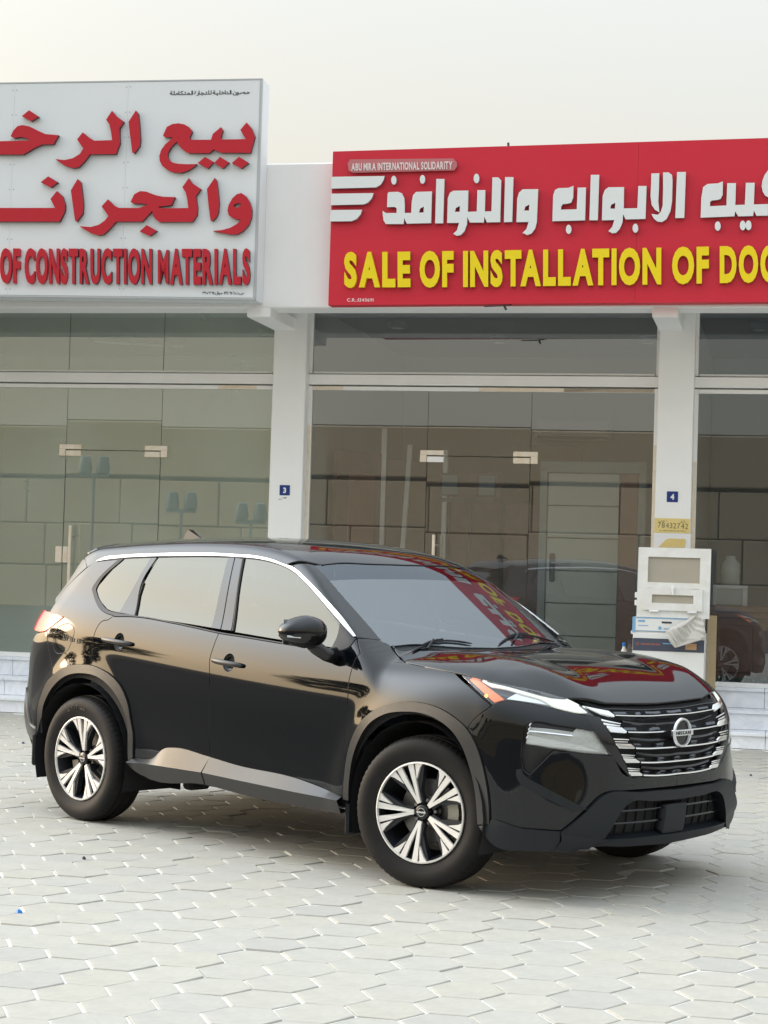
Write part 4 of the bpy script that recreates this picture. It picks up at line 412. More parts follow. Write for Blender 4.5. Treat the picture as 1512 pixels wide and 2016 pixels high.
for i,(x,y) in enumerate(pos):
    mi=rest.choices(range(5),(6,6,6,1.3,5))[0]; tx,ty=rest.gauss(0,.009),rest.gauss(0,.009); z=rest.gauss(0,.0012); ro=rest.gauss(0,.009); dx,dy=rest.gauss(0,.0010),rest.gauss(0,.0010)
    if i in near:
        k=(mi,rest.randrange(4))
        if k not in protos:
            v,f=hexa((0,0),.05,j=.0045+.0006*k[1]); me=bpy.data.meshes.new('paver'); me.from_pydata(v,[],f); me.materials.append(M['paver'][mi]); protos[k]=me
        o=bpy.data.objects.new('paver',protos[k]); COL.objects.link(o); o.parent=PAV; o.location=(x+dx,y+dy,z); o.rotation_euler=(ty,-tx,ro)
    else:
        v,f=hexa((x+dx,y+dy),.05,z=z,tx=tx,ty=ty,rot=ro); big.add(v,f,mi)
o=big.build('pavers_beyond',M['paver'],PAV); o['kind']='stuff'
# ---- steps with marble tiles
st=MB()
for y0,z1 in ((7.27,.128),(7.57,.303),(7.87,.485)): st.box(-8.9,9,y0,9.,-.1,z1)
STP=tag(onB(st.build('steps',M['grout'])),kind='structure')
for lv,(y0,z0,z1) in enumerate(((7.25,0.,.112),(7.55,.146,.287),(7.85,.321,.470))):
    for k in range(-20,14):
        x0=-.12+.62*k+(.0,.03,-.02)[lv]; m_=M['marble'][(k*7+lv*3)%3]
        if -8<x0<3.2:
            t=MB(); t.box(x0,x0+.616,y0+rest.gauss(0,.0012),y0+.018,z0,z1,bev=.0015); t.build('riser_tile',m_,STP)
            t=MB(); t.box(x0,x0+.616,y0-.022,y0+.32,z1+.002,z1+.032,bev=.004); t.build('tread_tile',M['nose'] if 0 else m_,STP)
# ---- the shop building
BLD=thingB('shop_building',(0,0,0),'white single storey row of shops with glass fronts and a plain parapet','building')
COLX=[-8.45,-3.71,.05,3.81,7.57]; CW=.335
b=MB(); b.box(-8.7,9,6.9,7.25,3.905,5.262,bev=.012); b.build('fascia',M['wall'],BLD)
b=MB(); b.box(-8.7,9,7.25,13,4.18,4.6); b.box(-8.7,9,7.25,8.02,4.07,4.18); b.build('roof_slab',M['wall'],BLD)
b=MB(); b.box(-8.7,9,12.7,13,.5,4.18); b.box(-8.9,-8.7,6.95,13,-.1,5.2); b.box(9,9.2,6.95,13,-.1,5.2); b.build('outer_wall',M['wallin'],BLD)
b=MB(); b.box(-8.7,9,8.12,12.7,.40,.50); b.build('shop_floor',M['floorin'],BLD)
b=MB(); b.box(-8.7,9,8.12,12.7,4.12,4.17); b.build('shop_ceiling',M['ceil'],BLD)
for i,x in enumerate(COLX):
    b=MB(); b.box(x,x+CW,7.84,8.14,.49,4.10,bev=.008); b.build('column',M['wall'],BLD)
    b=MB(); b.prism([(0,0)],0,1) if 0 else None
    b.box(x-.005,x+.222,6.905,7.86,3.822,3.94,bev=.006); b.build('bracket',M['wall'],BLD)
    if 0<i: 
        pm=None
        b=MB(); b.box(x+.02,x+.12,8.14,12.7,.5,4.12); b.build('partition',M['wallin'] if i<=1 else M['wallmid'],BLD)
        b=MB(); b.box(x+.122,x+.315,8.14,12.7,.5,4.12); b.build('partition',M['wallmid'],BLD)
for i in range(1,5):
    a,c=COLX[i-1]+CW,COLX[i]; gm=[0,M['glassL'],M['glassM'],M['glassR'],M['glassR']][i]
    if i>=2:
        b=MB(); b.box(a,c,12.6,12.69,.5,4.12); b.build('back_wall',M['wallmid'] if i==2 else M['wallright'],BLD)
    # frame
    b=MB(); b.box(a,c,7.93,8.06,3.300,3.400,bev=.004); b.build('transom_beam',M['alu'],BLD)
    b=MB(); b.box(a+.04,c-.04,7.975,8.03,3.248,3.288,bev=.003); b.build('transom_strip',M['alu'],BLD)
    b=MB(); b.box(a+.04,c-.04,7.975,8.03,3.411,3.430,bev=.003); b.build('transom_strip',M['alu'],BLD)
    for xx,sg in ((a,1),(c,-1)):
        b=MB(); b.box(xx,xx+sg*.038,7.97,8.04,.5,3.29,bev=.003); b.build('frame_jamb',M['alu'],BLD)
        b=MB(); b.box(xx,xx+sg*.030,7.97,8.04,3.41,4.08,bev=.003); b.build('frame_jamb',M['alu'],BLD)
    b=MB(); b.box(a,c,7.95,8.05,.502,.545,bev=.003); b.build('frame_sill',M['alu'],BLD)
    if i in (1,2,3):
        t_=[(c-.9,c-.05),(a+.05,a+.35),(a+1.7,c-.05)] if i==2 else ([(c-.6,c-.2)] if i==1 else [])
        for u0,u1 in t_:
            b=MB(); b.box(u0,u1,7.9725,7.975,3.250,3.286); b.build('tape_strip',M['tape'],BLD)
        for u0,u1 in ([(c-.034,c-.004)] if i==2 else [(a+.004,a+.034)] if i==3 else []):
            b=MB(); b.box(u0,u1,7.967,7.9697,.6,2.6 if i==3 else 2.75); b.build('tape_strip',M['tape'],BLD)
        if i==2: b=MB(); b.box(a+.004,a+.03,7.967,7.9697,.6,2.9); b.build('tape_strip',M['tape'],BLD)
    d0={0:a+1.2,1:-5.91,2:-2.17,3:a+1.25,4:a+1.25}[i]; d1=d0+1.01
    def pane(nm,x0,x1,z0,z1,k,par=BLD):
        s1=rest.gauss(0,.0012); s2=rest.gauss(0,.0007); q=MB(); V=[]
        cx,cz=(x0+x1)/2,(z0+z1)/2
        for yy in (8.0,8.010):
            for x,z in ((x0,z0),(x1,z0),(x1,z1),(x0,z1)): V.append((x,yy+(x-cx)*s1+(z-cz)*s2,z))
        q.add(V,[(0,1,2,3)],0); q.add(V,[(4,7,6,5)],0) if 0 else None
        q.add(V,[(0,4,5,1),(1,5,6,2),(2,6,7,3),(3,7,4,0)],1)
        return q.build(nm,[gm,M['gedge']],par)
    pane('glass_pane',a+.038,d0-.004,.545,3.25,0); pane('glass_pane',d1+.004,c-.038,.545,3.25,0); pane('glass_pane',d0,d1,2.622,3.25,0)
    dr=pane('glass_door',d0+.003,d1-.003,.552,2.614,1)
    if i==1:
        for u0,u1 in ((a+.03,d0-.003),(d0+.003,d1-.003),(d1+.003,c-.03)): pane('glass_pane',u0,u1,3.43,4.07,0)
    else: pane('glass_pane',a+.03,c-.03,3.43,4.07,0)
    for px,sg in ((d0,1),(d1,-1)):
        x0,x1=(px-.068*1,px+.165) if sg>0 else (px-.165,px+.072)
        b=MB(); b.box(x0,x1,7.982,8.026,2.625,2.672,bev=.003); b.box(px-.07 if sg>0 else px+.004,px-.004 if sg>0 else px+.072,7.982,8.026,2.557,2.6245,bev=.003); b.build('patch_fitting',M['tape'],BLD)
        b=MB(); b.box(px+.002 if sg>0 else px-.165,px+.165 if sg>0 else px-.002,7.981,8.027,2.557,2.612,bev=.003); b.build('patch_fitting',M['alu'] if i==2 and sg>0 else M['tape'],dr)
    hx=d0+.10
    b=MB(); b.tube([(hx,7.93,1.20),(hx,7.93,1.85)],.0155,10); b.build('pull_handle',M['tape'] if i else M['steel'],dr,angle=50)
    b=MB(); b.tube([(hx+.05,8.07,1.20),(hx+.05,8.07,1.85)],.0155,10); [b.tube([(hx,7.93,z),(hx+.05,8.07,z)],.009,8) for z in (1.30,1.75)]; b.build('pull_handle',M['steel'],dr,angle=50)
    for u0,u1,pr in ((d0-.075,d0-.005,BLD),(d0+.005,d0+.06,dr)):
        b=MB(); b.box(u0,u1,7.982,8.026,1.47,1.635,bev=.004); b.build('lock_plate',M['tape'],pr)
# interior ceiling lamps, seen through the glass
for n_,(x,y,lab,gr) in enumerate(((-6.1,10.2,'round grey ceiling lamp seen through the upper left corner of the green glass','ceiling lamps'),(-4.4,10.0,'small round ceiling lamp behind the green glass left of the pillar with plate 3',None),(-2.8,9.4,'dark round ceiling lamp behind the middle shopfront nearest the pillar with plate 3',None),(-1.9,10.6,'small pale ceiling lamp in the middle of the middle shopfront',None),(-.25,10.6,'pale ceiling lamp behind the middle shopfront beside the pillar with plate 4',None),(.95,9.5,'dark ceiling lamp behind the rightmost shopfront',None))):
    t=thingB('ceiling_lamp',(x,y,4.10),lab,'lamp'); b=MB(); b.lathe([(0,-.05),(.09,-.05),(.11,-.02),(.11,.018)],20,'z'); b.build('lamp_body',M['lamp'],t,angle=40); b=MB(); b.lathe([(0,-.056),(.07,-.052)],20,'z'); b.build('lamp_glass',M['wallin'],t)
t=thingB('tube_light',(-5.9,10.0,3.98),'thin tube light fitting hanging slanted inside the left shop','lamp',rz=.5); b=MB(); b.box(-.55,.55,-.03,.03,-.02,.03,bev=.008); b.build('housing',M['lamp'],t); b=MB(); b.tube([(-.5,0,-.035),(.5,0,-.035)],.013,8); b.build('tube',M['white'],t)
# air conditioner
t=thingB('air_conditioner',(-1.25,12.55,3.10),'white wall mounted air conditioner inside the middle shop','air conditioner'); b=MB(); b.box(-.46,.46,-.22,.03,0,.26,bev=.04); b.build('casing',M['alu'],t,angle=40); b=MB(); b.box(-.42,.42,-.225,-.20,.015,.05); b.build('air_flap',M['lamp'],t)
b=MB(); b.box(-.43,.43,-.224,-.218,.10,.106); b.build('front_seam',M['lamp'],t)
# display doors and boards in the middle shop
t=thingB('display_door',(-.76,9.9,.5),'grey green slatted door standing in its grey frame inside the middle shop','door')
b=MB(); b.box(-.54,-.46,-.06,.06,0,2.16,bev=.006); b.box(.50,.58,-.06,.06,0,2.16,bev=.006); b.box(-.54,.58,-.06,.06,2.08,2.2,bev=.006); b.build('door_frame',M['framegrey'],t)
lf=empty('door_leaf',(0,0,0),0,t)
for k in range(6): b=MB(); b.box(-.455,.30,-.03,.03,.01+.345*k,.345*(k+1)-.0,bev=.006); b.build('slat',M['doorgrey'],lf)
b=MB(); b.box(.305,.495,-.025,.03,.01,2.07,bev=.004); b.build('side_panel',M['wood'],t)
b=MB(); b.box(-.42,-.36,-.055,-.028,.92,1.22,bev=.012); b.build('lock_plate',M['hub'] if 'hub' in M else M['ink'],t,angle=40); b=MB(); b.tube([(-.39,-.06,1.12),(-.39,-.09,1.12),(-.20,-.09,1.12)],.011,8); b.build('door_lever',M['steel'],t,angle=50)
def board(name,x,y,z,w_,h_,th,m_,lab,cat,ry=0.,rz=0.,extra=None):
    t=thingB(name,(x,y,z),lab,cat,rz=rz); b=MB(); b.box(0,w_,-th/2,th/2,0,h_,bev=.004); V=[(a+c*ry,bb,c) for a,bb,c in b.v]; b.v=V; b.build('leaf',m_,t)
    if extra:
        b=MB(); x0,x1,z0,z1=extra; b.box(x0,x1,-th/2-.006,th/2,z0,z1,bev=.004); b.v=[(a+c*ry,bb,c) for a,bb,c in b.v]; b.build('inset',M['wood'],t)
board('leaning_door',-3.27,8.75,.5,.95,2.22,.05,M['doorbrown'],'dark brown door leaning on the left wall of the middle shop','door',rz=1.25,extra=(.22,.74,.3,2.0))
board('leaning_board',-3.0,10.0,.5,.9,2.2,.04,M['board'],'tall brown board leaning behind the dark brown door','board',rz=.9)
board('white_profile',-2.98,9.6,.5,.055,2.5,.05,M['alu'],'tall white frame profile standing next to the dark brown door','profile',rz=.1)
board('white_profile',-2.86,9.9,.5,.05,2.35,.05,M['alu'],'slanted pale profile leaning between the brown boards','profile',ry=.045)
board('white_profile',-2.36,9.9,.5,.05,2.3,.05,M['alu'],'pale frame profile right of the brown boards near the glass door hinge','profile')
board('leaning_board',-2.35,10.4,.5,.55,2.1,.04,M['doorbrown'],'dark board standing behind the glass door handle side of the middle shop','board',rz=.2)
board('tall_panel',-1.75,11.2,.5,.75,2.45,.05,M['board'],'wide tan brown panel standing deep in the middle shop','panel')
board('leaning_board',-1.72,10.2,.5,.42,1.75,.04,M['doorbrown'],'low dark panel just left of the grey green door','board')
t=thingB('display_stand',(-2.12,9.3,.5),'small black T shaped stand holding two blue sample windows','stand'); b=MB(); b.tube([(.17,0,0),(.17,0,1.72)],.018,8); b.box(-.16,.42,-.02,.02,1.72,1.76); b.build('post',M['ink'],t)
for x in (-.15,.24): b=MB(); b.box(x,x+.2,-.03,.01,1.78,2.02,bev=.01); f_=b.build('sample_window',M['ink'],t); b=MB(); b.box(x+.02,x+.18,-.034,-.0302,1.80,2.0); b.build('pane',M['lamp'],f_)
# right shop: desk, frame, jar, turf
t=thingB('wooden_desk',(.47,8.95,.5),'red brown panelled wooden desk behind the rightmost shopfront','desk')
b=MB(); b.box(0,1.6,0,.6,.68,.74,bev=.01); b.box(.02,1.58,.02,.58,.62,.68,bev=.01); b.build('desk_top',M['wood'],t); b=MB(); b.box(.04,1.56,.05,.55,0,.62); b.build('desk_body',M['wood'],t)
for x in (.10,.62,1.12): b=MB(); b.box(x,x+.40,.03,.06,.08,.55,bev=.012); b.build('raised_panel',M['wood'],t)
t=thingB('small_window_frame',(.56,9.15,1.24),'small empty white frame standing on the wooden desk','frame'); b=MB(); b.box(0,.34,-.02,.02,.17,.205,bev=.004); b.box(.29,.34,-.02,.02,0,.17,bev=.004); b.box(0,.03,-.02,.02,0,.17,bev=.004); b.build('frame',M['alu'],t); b=MB(); b.box(.03,.29,-.003,.003,.01,.17); b.build('pane',M['wallmid'],t)
t=thingB('water_jar',(.72,9.4,1.24),'pale water jar on the desk behind the right glass','jar'); b=MB(); b.lathe([(0,0),(.09,0),(.10,.04),(.09,.30),(.10,.34),(.09,.42),(.05,.47),(.05,.50),(0,.50)],20,'z'); b.build('jar_body',M['doorgrey'],t,angle=40)
tf=MB(); tf.box(.42,3.7,8.13,8.9,.503,.53)
for k in range(2600):
    x,y=rest.uniform(.42,2.2),rest.uniform(8.13,8.6); h=rest.uniform(.03,.09); a=rest.uniform(0,6.28); tf.add([(x,y,.52),(x+.008*math.cos(a),y+.008*math.sin(a),.52),(x+rest.gauss(0,.02),y+rest.gauss(0,.02),.52+h)],[(0,1,2)])
tf=onB(tf.build('artificial_grass',M['turf'])); tag(tf,'strip of green artificial grass inside the rightmost shopfront','grass',kind='stuff')
# ---- white sign
def slopez(x,x0,z0,k): return z0+(x-x0)*k
SW=thingB('shop_sign',(-5.6,6.9,5.0),'large white sign box with red raised lettering above the left shop','sign')
def offp(q,c): return [(a-c[0],b_-c[2]) for a,b_ in q]
c0=(-5.6,6.9,5.0); edges=[-3.578,-4.86,-6.0,-7.1,-8.3]
for x1,x0 in zip(edges,edges[1:]):
    b=MB(); g_=.0007; t_=lambda x:slopez(x,-3.575,5.992,-.0124); u_=lambda x:slopez(x,-3.58,3.943,-.0136)
    b.prism(offp([(x0+g_,u_(x0)+.02),(x1-g_,u_(x1)+.02),(x1-g_,t_(x1)-.012),(x0+g_,t_(x0)-.012)],c0),6.64-6.9,6.66-6.9); b.build('sign_panel',M['signw'],SW)
b=MB(); b.prism(offp([(-8.3,u_(-8.3)),(-3.56,u_(-3.56)),(-3.56,t_(-3.56)),(-8.3,t_(-8.3))],c0),6.662-6.9,-.004); b.build('sign_box',M['signw'],SW)
b=MB(); b.prism(offp([(-8.3,u_(-8.3)),(-3.556,u_(-3.556)),(-3.556,u_(-3.556)+.018),(-8.3,u_(-8.3)+.018)],c0),6.637-6.9,6.66-6.9); b.prism(offp([(-8.3,t_(-8.3)-.010),(-3.556,t_(-3.556)-.010),(-3.556,t_(-3.556)+.002),(-8.3,t_(-8.3)+.002)],c0),6.637-6.9,6.66-6.9); b.prism(offp([(-3.576,u_(-3.556)),(-3.556,u_(-3.556)),(-3.556,t_(-3.556)),(-3.576,t_(-3.556))],c0),6.636-6.9,6.665-6.9); b.build('edge_trim',M['trim'],SW)
b=MB()
for xs in edges[1:3]:
    for z in np.linspace(4.05,5.95,9):
        for s in (-.02,.02): b.lathe([(0,-.003),(.006,-.002),(.007,.001)],8,'y',(xs+s-c0[0],6.64-6.9,z-c0[2]))
o=b.build('rivets',M['trim'],SW); o['kind']='stuff'
def letters(lst,mats,parent,c,yf,depth,bevel=True):
    for ol,hs in lst:
        k=MB(); k.prism(offp(ol,c),yf-c[1],yf-c[1]+depth,0,[offp(h,c) for h in hs])
        mi=[]
        for f in k.f:
            ys=[k.v[i][1] for i in f]; mi.append(0 if max(ys)-min(ys)<1e-6 else 1)
        mesh('letter',k.v,k.f,mats,parent,mi=mi)
def wordq(w,quad,mats,parent,c,y,depth,bold,sp=.07,name='letter',each=True,space=.32):
    q=offp(quad,c); n0=len(parent.children)
    word(name,w,q,y-c[1],depth,bold,mats,parent,sp=sp,each=each,space=space)
def paint_sides(parent,start):
    for o in list(parent.children)[start:]:
        if len(o.data.materials)==2:
            for p in o.data.polygons: p.material_index=0 if abs(p.normal.y)>.9 else 1
letters(LET['white'],M['redL'],SW,c0,6.60,.038)
s_=len(SW.children)
for w_,q in LET['words']['white_en']: wordq(w_,q,M['redL'],SW,c0,6.60,.038,.043,sp=.10)
paint_sides(SW,s_)
# small dark line of print (upper right) and the registration line (lower right)
AR='ﺔﻠﻣﺎﻜﺘﻤﻟﺍ ﺓﺭﺎﺠﺘﻠﻟ ﺔﻴﻠﺧﺍﺪﻟﺍ ﻥﻮﺼﺣ'
wordq(AR,LET['words']['ar'][0][1],M['ink'],SW,c0,6.637,.002,.02,sp=-.01,name='print_line',each=False,space=.2)
wordq('٣٩٠٨٣٦٤:ﻝﺍﻮﺟ ١٣٤٠٦٤٦:ﺕ.ﺱ',LET['words']['ar2'][0][1],M['ink'],SW,c0,6.637,.002,.01,sp=.03,name='print_line',each=False)
# ---- red sign
c1=(.5,6.9,4.6); SR=thingB('shop_sign',c1,'long red sign with white script and yellow lettering above the middle shop','sign')
tr=lambda x:slopez(x,-2.894,5.328,.0115); br=lambda x:slopez(x,-2.895,3.909,.0066)
ed=[-2.894,-.1,2.4,4.9]
for x0,x1 in zip(ed,ed[1:]):
    b=MB(); b.prism(offp([(x0+.0008,br(x0)),(x1-.0008,br(x1)),(x1-.0008,tr(x1)),(x0+.0008,tr(x0))],c1),6.75-6.9,-.003); b.build('sign_panel',M['signr'],SR)
letters(LET['red'],M['whtL'],SR,c1,6.71,.032)
s_=len(SR.children)
for w_,q in LET['words']['yellow']: wordq(w_,q,M['yelL'],SR,c1,6.71,.036,.05,sp=.09)
paint_sides(SR,s_)
b=MB(); b.prism(offp(LET['pill'],c1),6.715-6.9,6.735-6.9); b.build('name_plate',mat('pale_red_plate',(.50,.16,.17),.3),SR)
wordq(LET['words']['abu'][0][0],LET['words']['abu'][0][1],M['inkw'],SR,c1,6.709,.006,.03,sp=.10,name='name_lettering',each=False,space=.3)
wordq(LET['words']['cr'][0][0],LET['words']['cr'][0][1],M['inkw'],SR,c1,6.7485,.002,.02,sp=.12,name='print_line',each=False)
b=MB(); b.tube([(-1.28-c1[0],-.05,5.35-c1[2]),(-1.285-c1[0],-.05,5.40-c1[2])],.012,6); b.build('cable_stub',M['ink'],SR)
b=MB(); b.tube([(-1.45-c1[0],-.12,3.90-c1[2]),(-1.30-c1[0],-.13,3.905-c1[2]),(-1.2-c1[0],-.12,3.915-c1[2])],.006,6); b.tube([(-1.27-c1[0],-.12,3.91-c1[2]),(-1.25-c1[0],-.12,3.87-c1[2])],.012,6); b.build('loose_cable',M['ink'],SR)
# ---- number plates, papers
for ch,x0,z0 in (('3',-3.603,2.197),('4',.158,2.213)):
    t=thingB('number_plate',(x0+.052,7.84,z0+.05),{'3':'small square navy plate reading 3 on the pillar between the two signs','4':'small square navy plate reading 4 on the pillar above the cartons'}[ch],'sign'); b=MB(); b.box(-.052,.052,-.006,-.0005,-.05,.05,bev=.002); b.build('plate',M['blueplate'],t)
    v,f=glyph(ch,.04); x_0=min(a for a,_ in v); x_1=max(a for a,_ in v); V,F=extrude_flat(v,f,.002,lambda a,c,d:((a-(x_0+x_1)/2)*.068,-.0075+d,(c-.36)*.072)); mesh('numeral',V,F,M['white'],t)
t=thingB('paper_notice',(.217,7.84,1.994),'yellow handwritten paper notice taped to the pillar below plate 4','notice'); b=MB(); b.box(-.166,.166,-.004,-.001,-.07,.066); b.build('paper',M['yellowpaper'],t)
q=[(-.135,-.022),(.145,-.03),(.145,.022),(-.135,.030)]; word('handwriting','78432742',q,-.0055,.001,-.012,M['ink'],t,each=False,sp=.14)
word('handwriting','بيت',[(-.13,.034),(-.05,.034),(-.05,.056),(-.13,.056)],-.0055,.001,0,M['ink'],t,each=False); word('handwriting','لله',[(.07,.032),(.12,.032),(.12,.054),(.07,.054)],-.0055,.001,0,M['ink'],t,each=False)
b=MB()
for k in range(9): x=-.12+.028*k+rest.uniform(-.004,.004); b.tube([(x,-.005,-.045),(x+.008,-.005,-.055),(x+.014,-.005,-.044),(x+.02,-.005,-.056)],.0014,4)
b.build('handwriting',M['ink'],t)
t=thingB('torn_sticker',(.217,7.84,1.835),'faded torn yellow sticker patch above the white frame on the pillar','sticker'); b=MB(); b.prism([(-.125,-.05),(.12,-.045),(.13,.01),(.12,.037),(-.03,.037),(-.065,.02)],-.003,-.001); b.build('paper',M['yellowpaper2'],t)
b=MB(); b.box(-.17,.172,-.0008,-.0002,-.06,.086); b.build('backing',M['white'],t)
# scuffs on pillar 3
t=thingB('scuff_marks',(-3.55,7.84,2.165),'short dark scuff marks just under plate 3','mark'); b=MB()
for a0,a1,z0,z1 in ((-.06,-.03,-.012,-.004),(-.03,.005,.004,.010),(-.01,.02,.0,.012)): b.prism([(a0,z0),(a1,z0+.004),(a1,z1),(a0,z1-.003)],-.0015,-.0005)
b.build('mark',M['ink'],t)
# ---- cartons, leaning frame and cloth in front of pillar 4
t=thingB('appliance_carton',(.245,7.5,.33),'tall white appliance carton with a slate printed band standing on the steps','carton')
b=MB(); b.box(-.32,.32,-.30,.26,0,.675,bev=.006); b.build('carton_body',M['cardw'],t); b=MB(); b.box(-.318,.318,-.3035,-.3005,.512,.625); b.build('printed_band',M['navy'],t)
b=MB(); b.box(.15,.25,-.3055,-.304,.535,.59); b.build('printed_patch',M['orange'],t); b=MB(); b.box(-.05,.04,-.3055,-.304,.578,.587); b.build('printed_patch',M['blue'],t)
b=MB(); b.lathe([(.010,-.3055),(.016,-.3055)],16,'y',(-.278,0,.572)); 
for k in range(8): b.box(-.245+k*.022,-.229+k*.022,-.3055,-.304,.563,.581,bev=.002)
b.build('faint_print',M['brownred'],t)
b=MB(); b.box(-.322,-.312,-.29,.2,.0,.62); b.build('side_edge',M['card'],t)
t=thingB('flat_carton',(.22,7.45,1.006),'flat white carton with light blue print lying on the appliance carton','carton')
b=MB(); b.box(-.30,.33,-.25,.2,.012,.137,bev=.005); b.build('carton_body',M['cardw'],t); b=MB(); b.box(-.302,-.275,-.2525,-.2505,.0,.137); b.box(-.275,.2,-.2525,-.2505,.128,.137); b.box(-.275,.2,-.2525,-.2505,.013,.018); b.build('printed_edge',M['blue'],t)
b=MB(); b.box(-.04,.05,-.2535,-.2515,.088,.105,bev=.002); b.build('hand_slot',M['ink'],t)
b=MB(); b.lathe([(0,-.2535),(.016,-.2535),(.012,-.251)],8,'y',(-.055,0,.045)); b.box(-.02,.09,-.2525,-.2515,.036,.044); b.box(-.25,-.16,-.2525,-.2515,.06,.066); b.box(-.25,-.19,-.2525,-.2515,.095,.112); b.build('faint_print',M['blue'],t)
b=MB(); b.box(-.315,.33,-.24,.2,-.018,.0115,bev=.003); b.build('lid_edge',M['cardw'],t)
t=thingB('leaning_window_frame',(.275,7.26,1.146),'dusty white plastic window frame with two beige panes leaning on the cartons','window frame')
LN=.10
def lean(mb): mb.v=[(x,y+z*LN,z) for x,y,z in mb.v]; return mb
W2,H2=.325,.63
for nm,pl_ in (('frame_rail',[(-W2,H2-.085),(W2,H2-.085),(W2,H2),(-W2,H2)]),('frame_stile',[(-W2,0),(-W2+.09,0),(-W2+.09,H2-.085),(-W2,H2-.085)]),('frame_stile',[(W2-.095,0),(W2,0),(W2,H2-.085),(W2-.095,H2-.085)]),('frame_rail',[(-W2+.09,.265),(W2-.095,.265),(W2-.095,.315),(-W2+.09,.315)]),('frame_rail',[(-W2+.09,0),(W2-.095,0),(W2-.095,.06),(-W2+.09,.06)])):
    b=MB(); b.prism(pl_,-.03,.03); lean(b).build(nm,M['pvc'],t)
b=MB(); b.box(-W2+.085,W2-.09,-.012,.012,.31,H2-.08); lean(b).build('pane',M['beige'],t)
sf=[]
for pl_ in ([(-.27,.205),(.26,.205),(.26,.262),(-.27,.262)],[(-.27,.065),(.26,.065),(.26,.13),(-.27,.13)],[(-.27,.13),(-.19,.13),(-.19,.205),(-.27,.205)],[(.18,.13),(.26,.13),(.26,.205),(.18,.205)]):
    b=MB(); b.prism(pl_,-.052,-.02); lean(b).build('flap_frame',M['pvc'],t)
b=MB(); b.box(-.19,.18,-.035,-.022,.13,.205); lean(b).build('pane',M['beige'],t)
b=MB(); b.box(-.02,.012,-.075,-.045,.225,.29,bev=.008); b.tube([(-.004,-.07,.23),(-.004,-.085,.205)],.009,8); lean(b).build('latch',M['white'],t,angle=50)
for x in (-.21,.13): b=MB(); b.box(x,x+.085,-.06,-.03,.045,.064,bev=.006); lean(b).build('hinge',M['white'],t)
for z in (.10,.17): b=MB(); b.box(-W2-.022,-W2,-.015,.015,z,z+.05,bev=.004); lean(b).build('hinge',M['white'],t)
t=thingB('wooden_plank',(.60,7.62,.33),'light brown plank standing upright right of the cartons','plank'); b=MB(); b.box(-.03,.055,-.02,.02,0,.84,bev=.003); b.build('plank_body',M['card'],t)
t=thingB('cleaning_cloth',(.42,7.14,1.03),'crumpled white cloth draped over the cartons below the leaning frame','cloth')
cl=[(1050,1075),(1100,1150),(1135,1290),(1120,1390),(1075,1390),(1070,1300),(960,1300),(860,1420),(735,1515),(660,1430),(600,1310),(640,1265),(760,1250),(880,1200),(980,1140),(990,1080)]
def fillcloth():
    O=np.array(CP[:3]); ey=np.array(bw(0,1,0)); ex=np.array(bw(1,0,0)); P=[]
    P=[((a-820)/6.72*.00450,(1290-b_)/6.72*.00455) for a,b_ in cl]
    P=[tuple(q) for q in resample_d(np.array(P+[P[0]]),.02)[:-1]]
    lo=np.min(P,0);hi=np.max(P,0); G=[(x,y) for x in np.arange(lo[0],hi[0],.011) for y in np.arange(lo[1],hi[1],.011)]
    Pn=np.array(P); G=np.array(G); a=Pn; b_=np.roll(Pn,-1,0); x,y=G[:,0][:,None],G[:,1][:,None]
    ins=(((a[:,1]>y)!=(b_[:,1]>y))&(x<(b_[:,0]-a[:,0])*(y-a[:,1])/(b_[:,1]-a[:,1]+1e-12)+a[:,0])).sum(1)%2==1; G=G[ins]
    r=delaunay_2d_cdt([Vector(q) for q in list(P)+[tuple(g) for g in G]],[],[list(range(len(P)))],1,1e-6,True)
    V=[(-.055+q.x, .007*math.sin((q.x*.85+q.y*.75)*150+6*math.sin(q.x*18))+.005*math.sin((q.x*.9+q.y*.6)*330)+.010*math.sin(q.x*25-q.y*12)-.02,q.y) for q in r[0]]
    o=mesh('cloth_body',V,[tuple(f) for f in r[2]],M['cloth'],t,smooth=True); md=o.modifiers.new('thick','SOLIDIFY'); md.thickness=.004
fillcloth()
t=thingB('small_bottle',(-.19,7.66,.50),'small bottle with a blue cap beside the cartons at the glass','bottle'); 
b=MB(); b.lathe([(0,0),(.03,0),(.032,.02),(.032,.30),(.014,.34),(.014,.36)],16,'z'); b.build('bottle_body',M['cardw'],t,angle=40); b=MB(); b.lathe([(.017,.355),(.017,.39),(0,.39)],12,'z'); b.build('bottle_cap',M['plastic'],t,angle=40)
# litter
def litter(name,x,y,lab,cat,m_,sz):
    t=thingB(name,(x,y,0),lab,cat,rz=rest.uniform(0,3)); q=MB(); a_,b_=sz; q.add([(-a_,-b_,0),(a_,-b_*.7,.002),(a_*.8,b_,.004),(-a_*.7,b_*.9,.001),(-a_*.8,-b_*.7,.012),(a_*.7,-b_*.4,.016),(a_*.5,b_*.6,.013),(-a_*.5,b_*.6,.018)],[(3,2,1,0),(4,5,6,7),(0,1,5,4),(1,2,6,5),(2,3,7,6),(3,0,4,7)]); q.build('scrap_piece',m_,t)
litter('plastic_scrap',-1.960,-2.017,'small bright blue plastic scrap lying on the pavers in the lower left','litter',M['plastic'],(.018,.012))
litter('plastic_scrap',-4.793,4.562,'tiny dark blue scrap lying on the pavers beside the rear bumper','litter',M['blueplate'],(.016,.010))
litter('pebble',-2.225,-0.596,'small dark pebble on the pavers in front of the rear wheel','pebble',M['ink'],(.009,.008))
litter('pebble',1.027,5.013,'small dark pebble on the pavers right of the car front near the steps','pebble',M['ink'],(.009,.008))
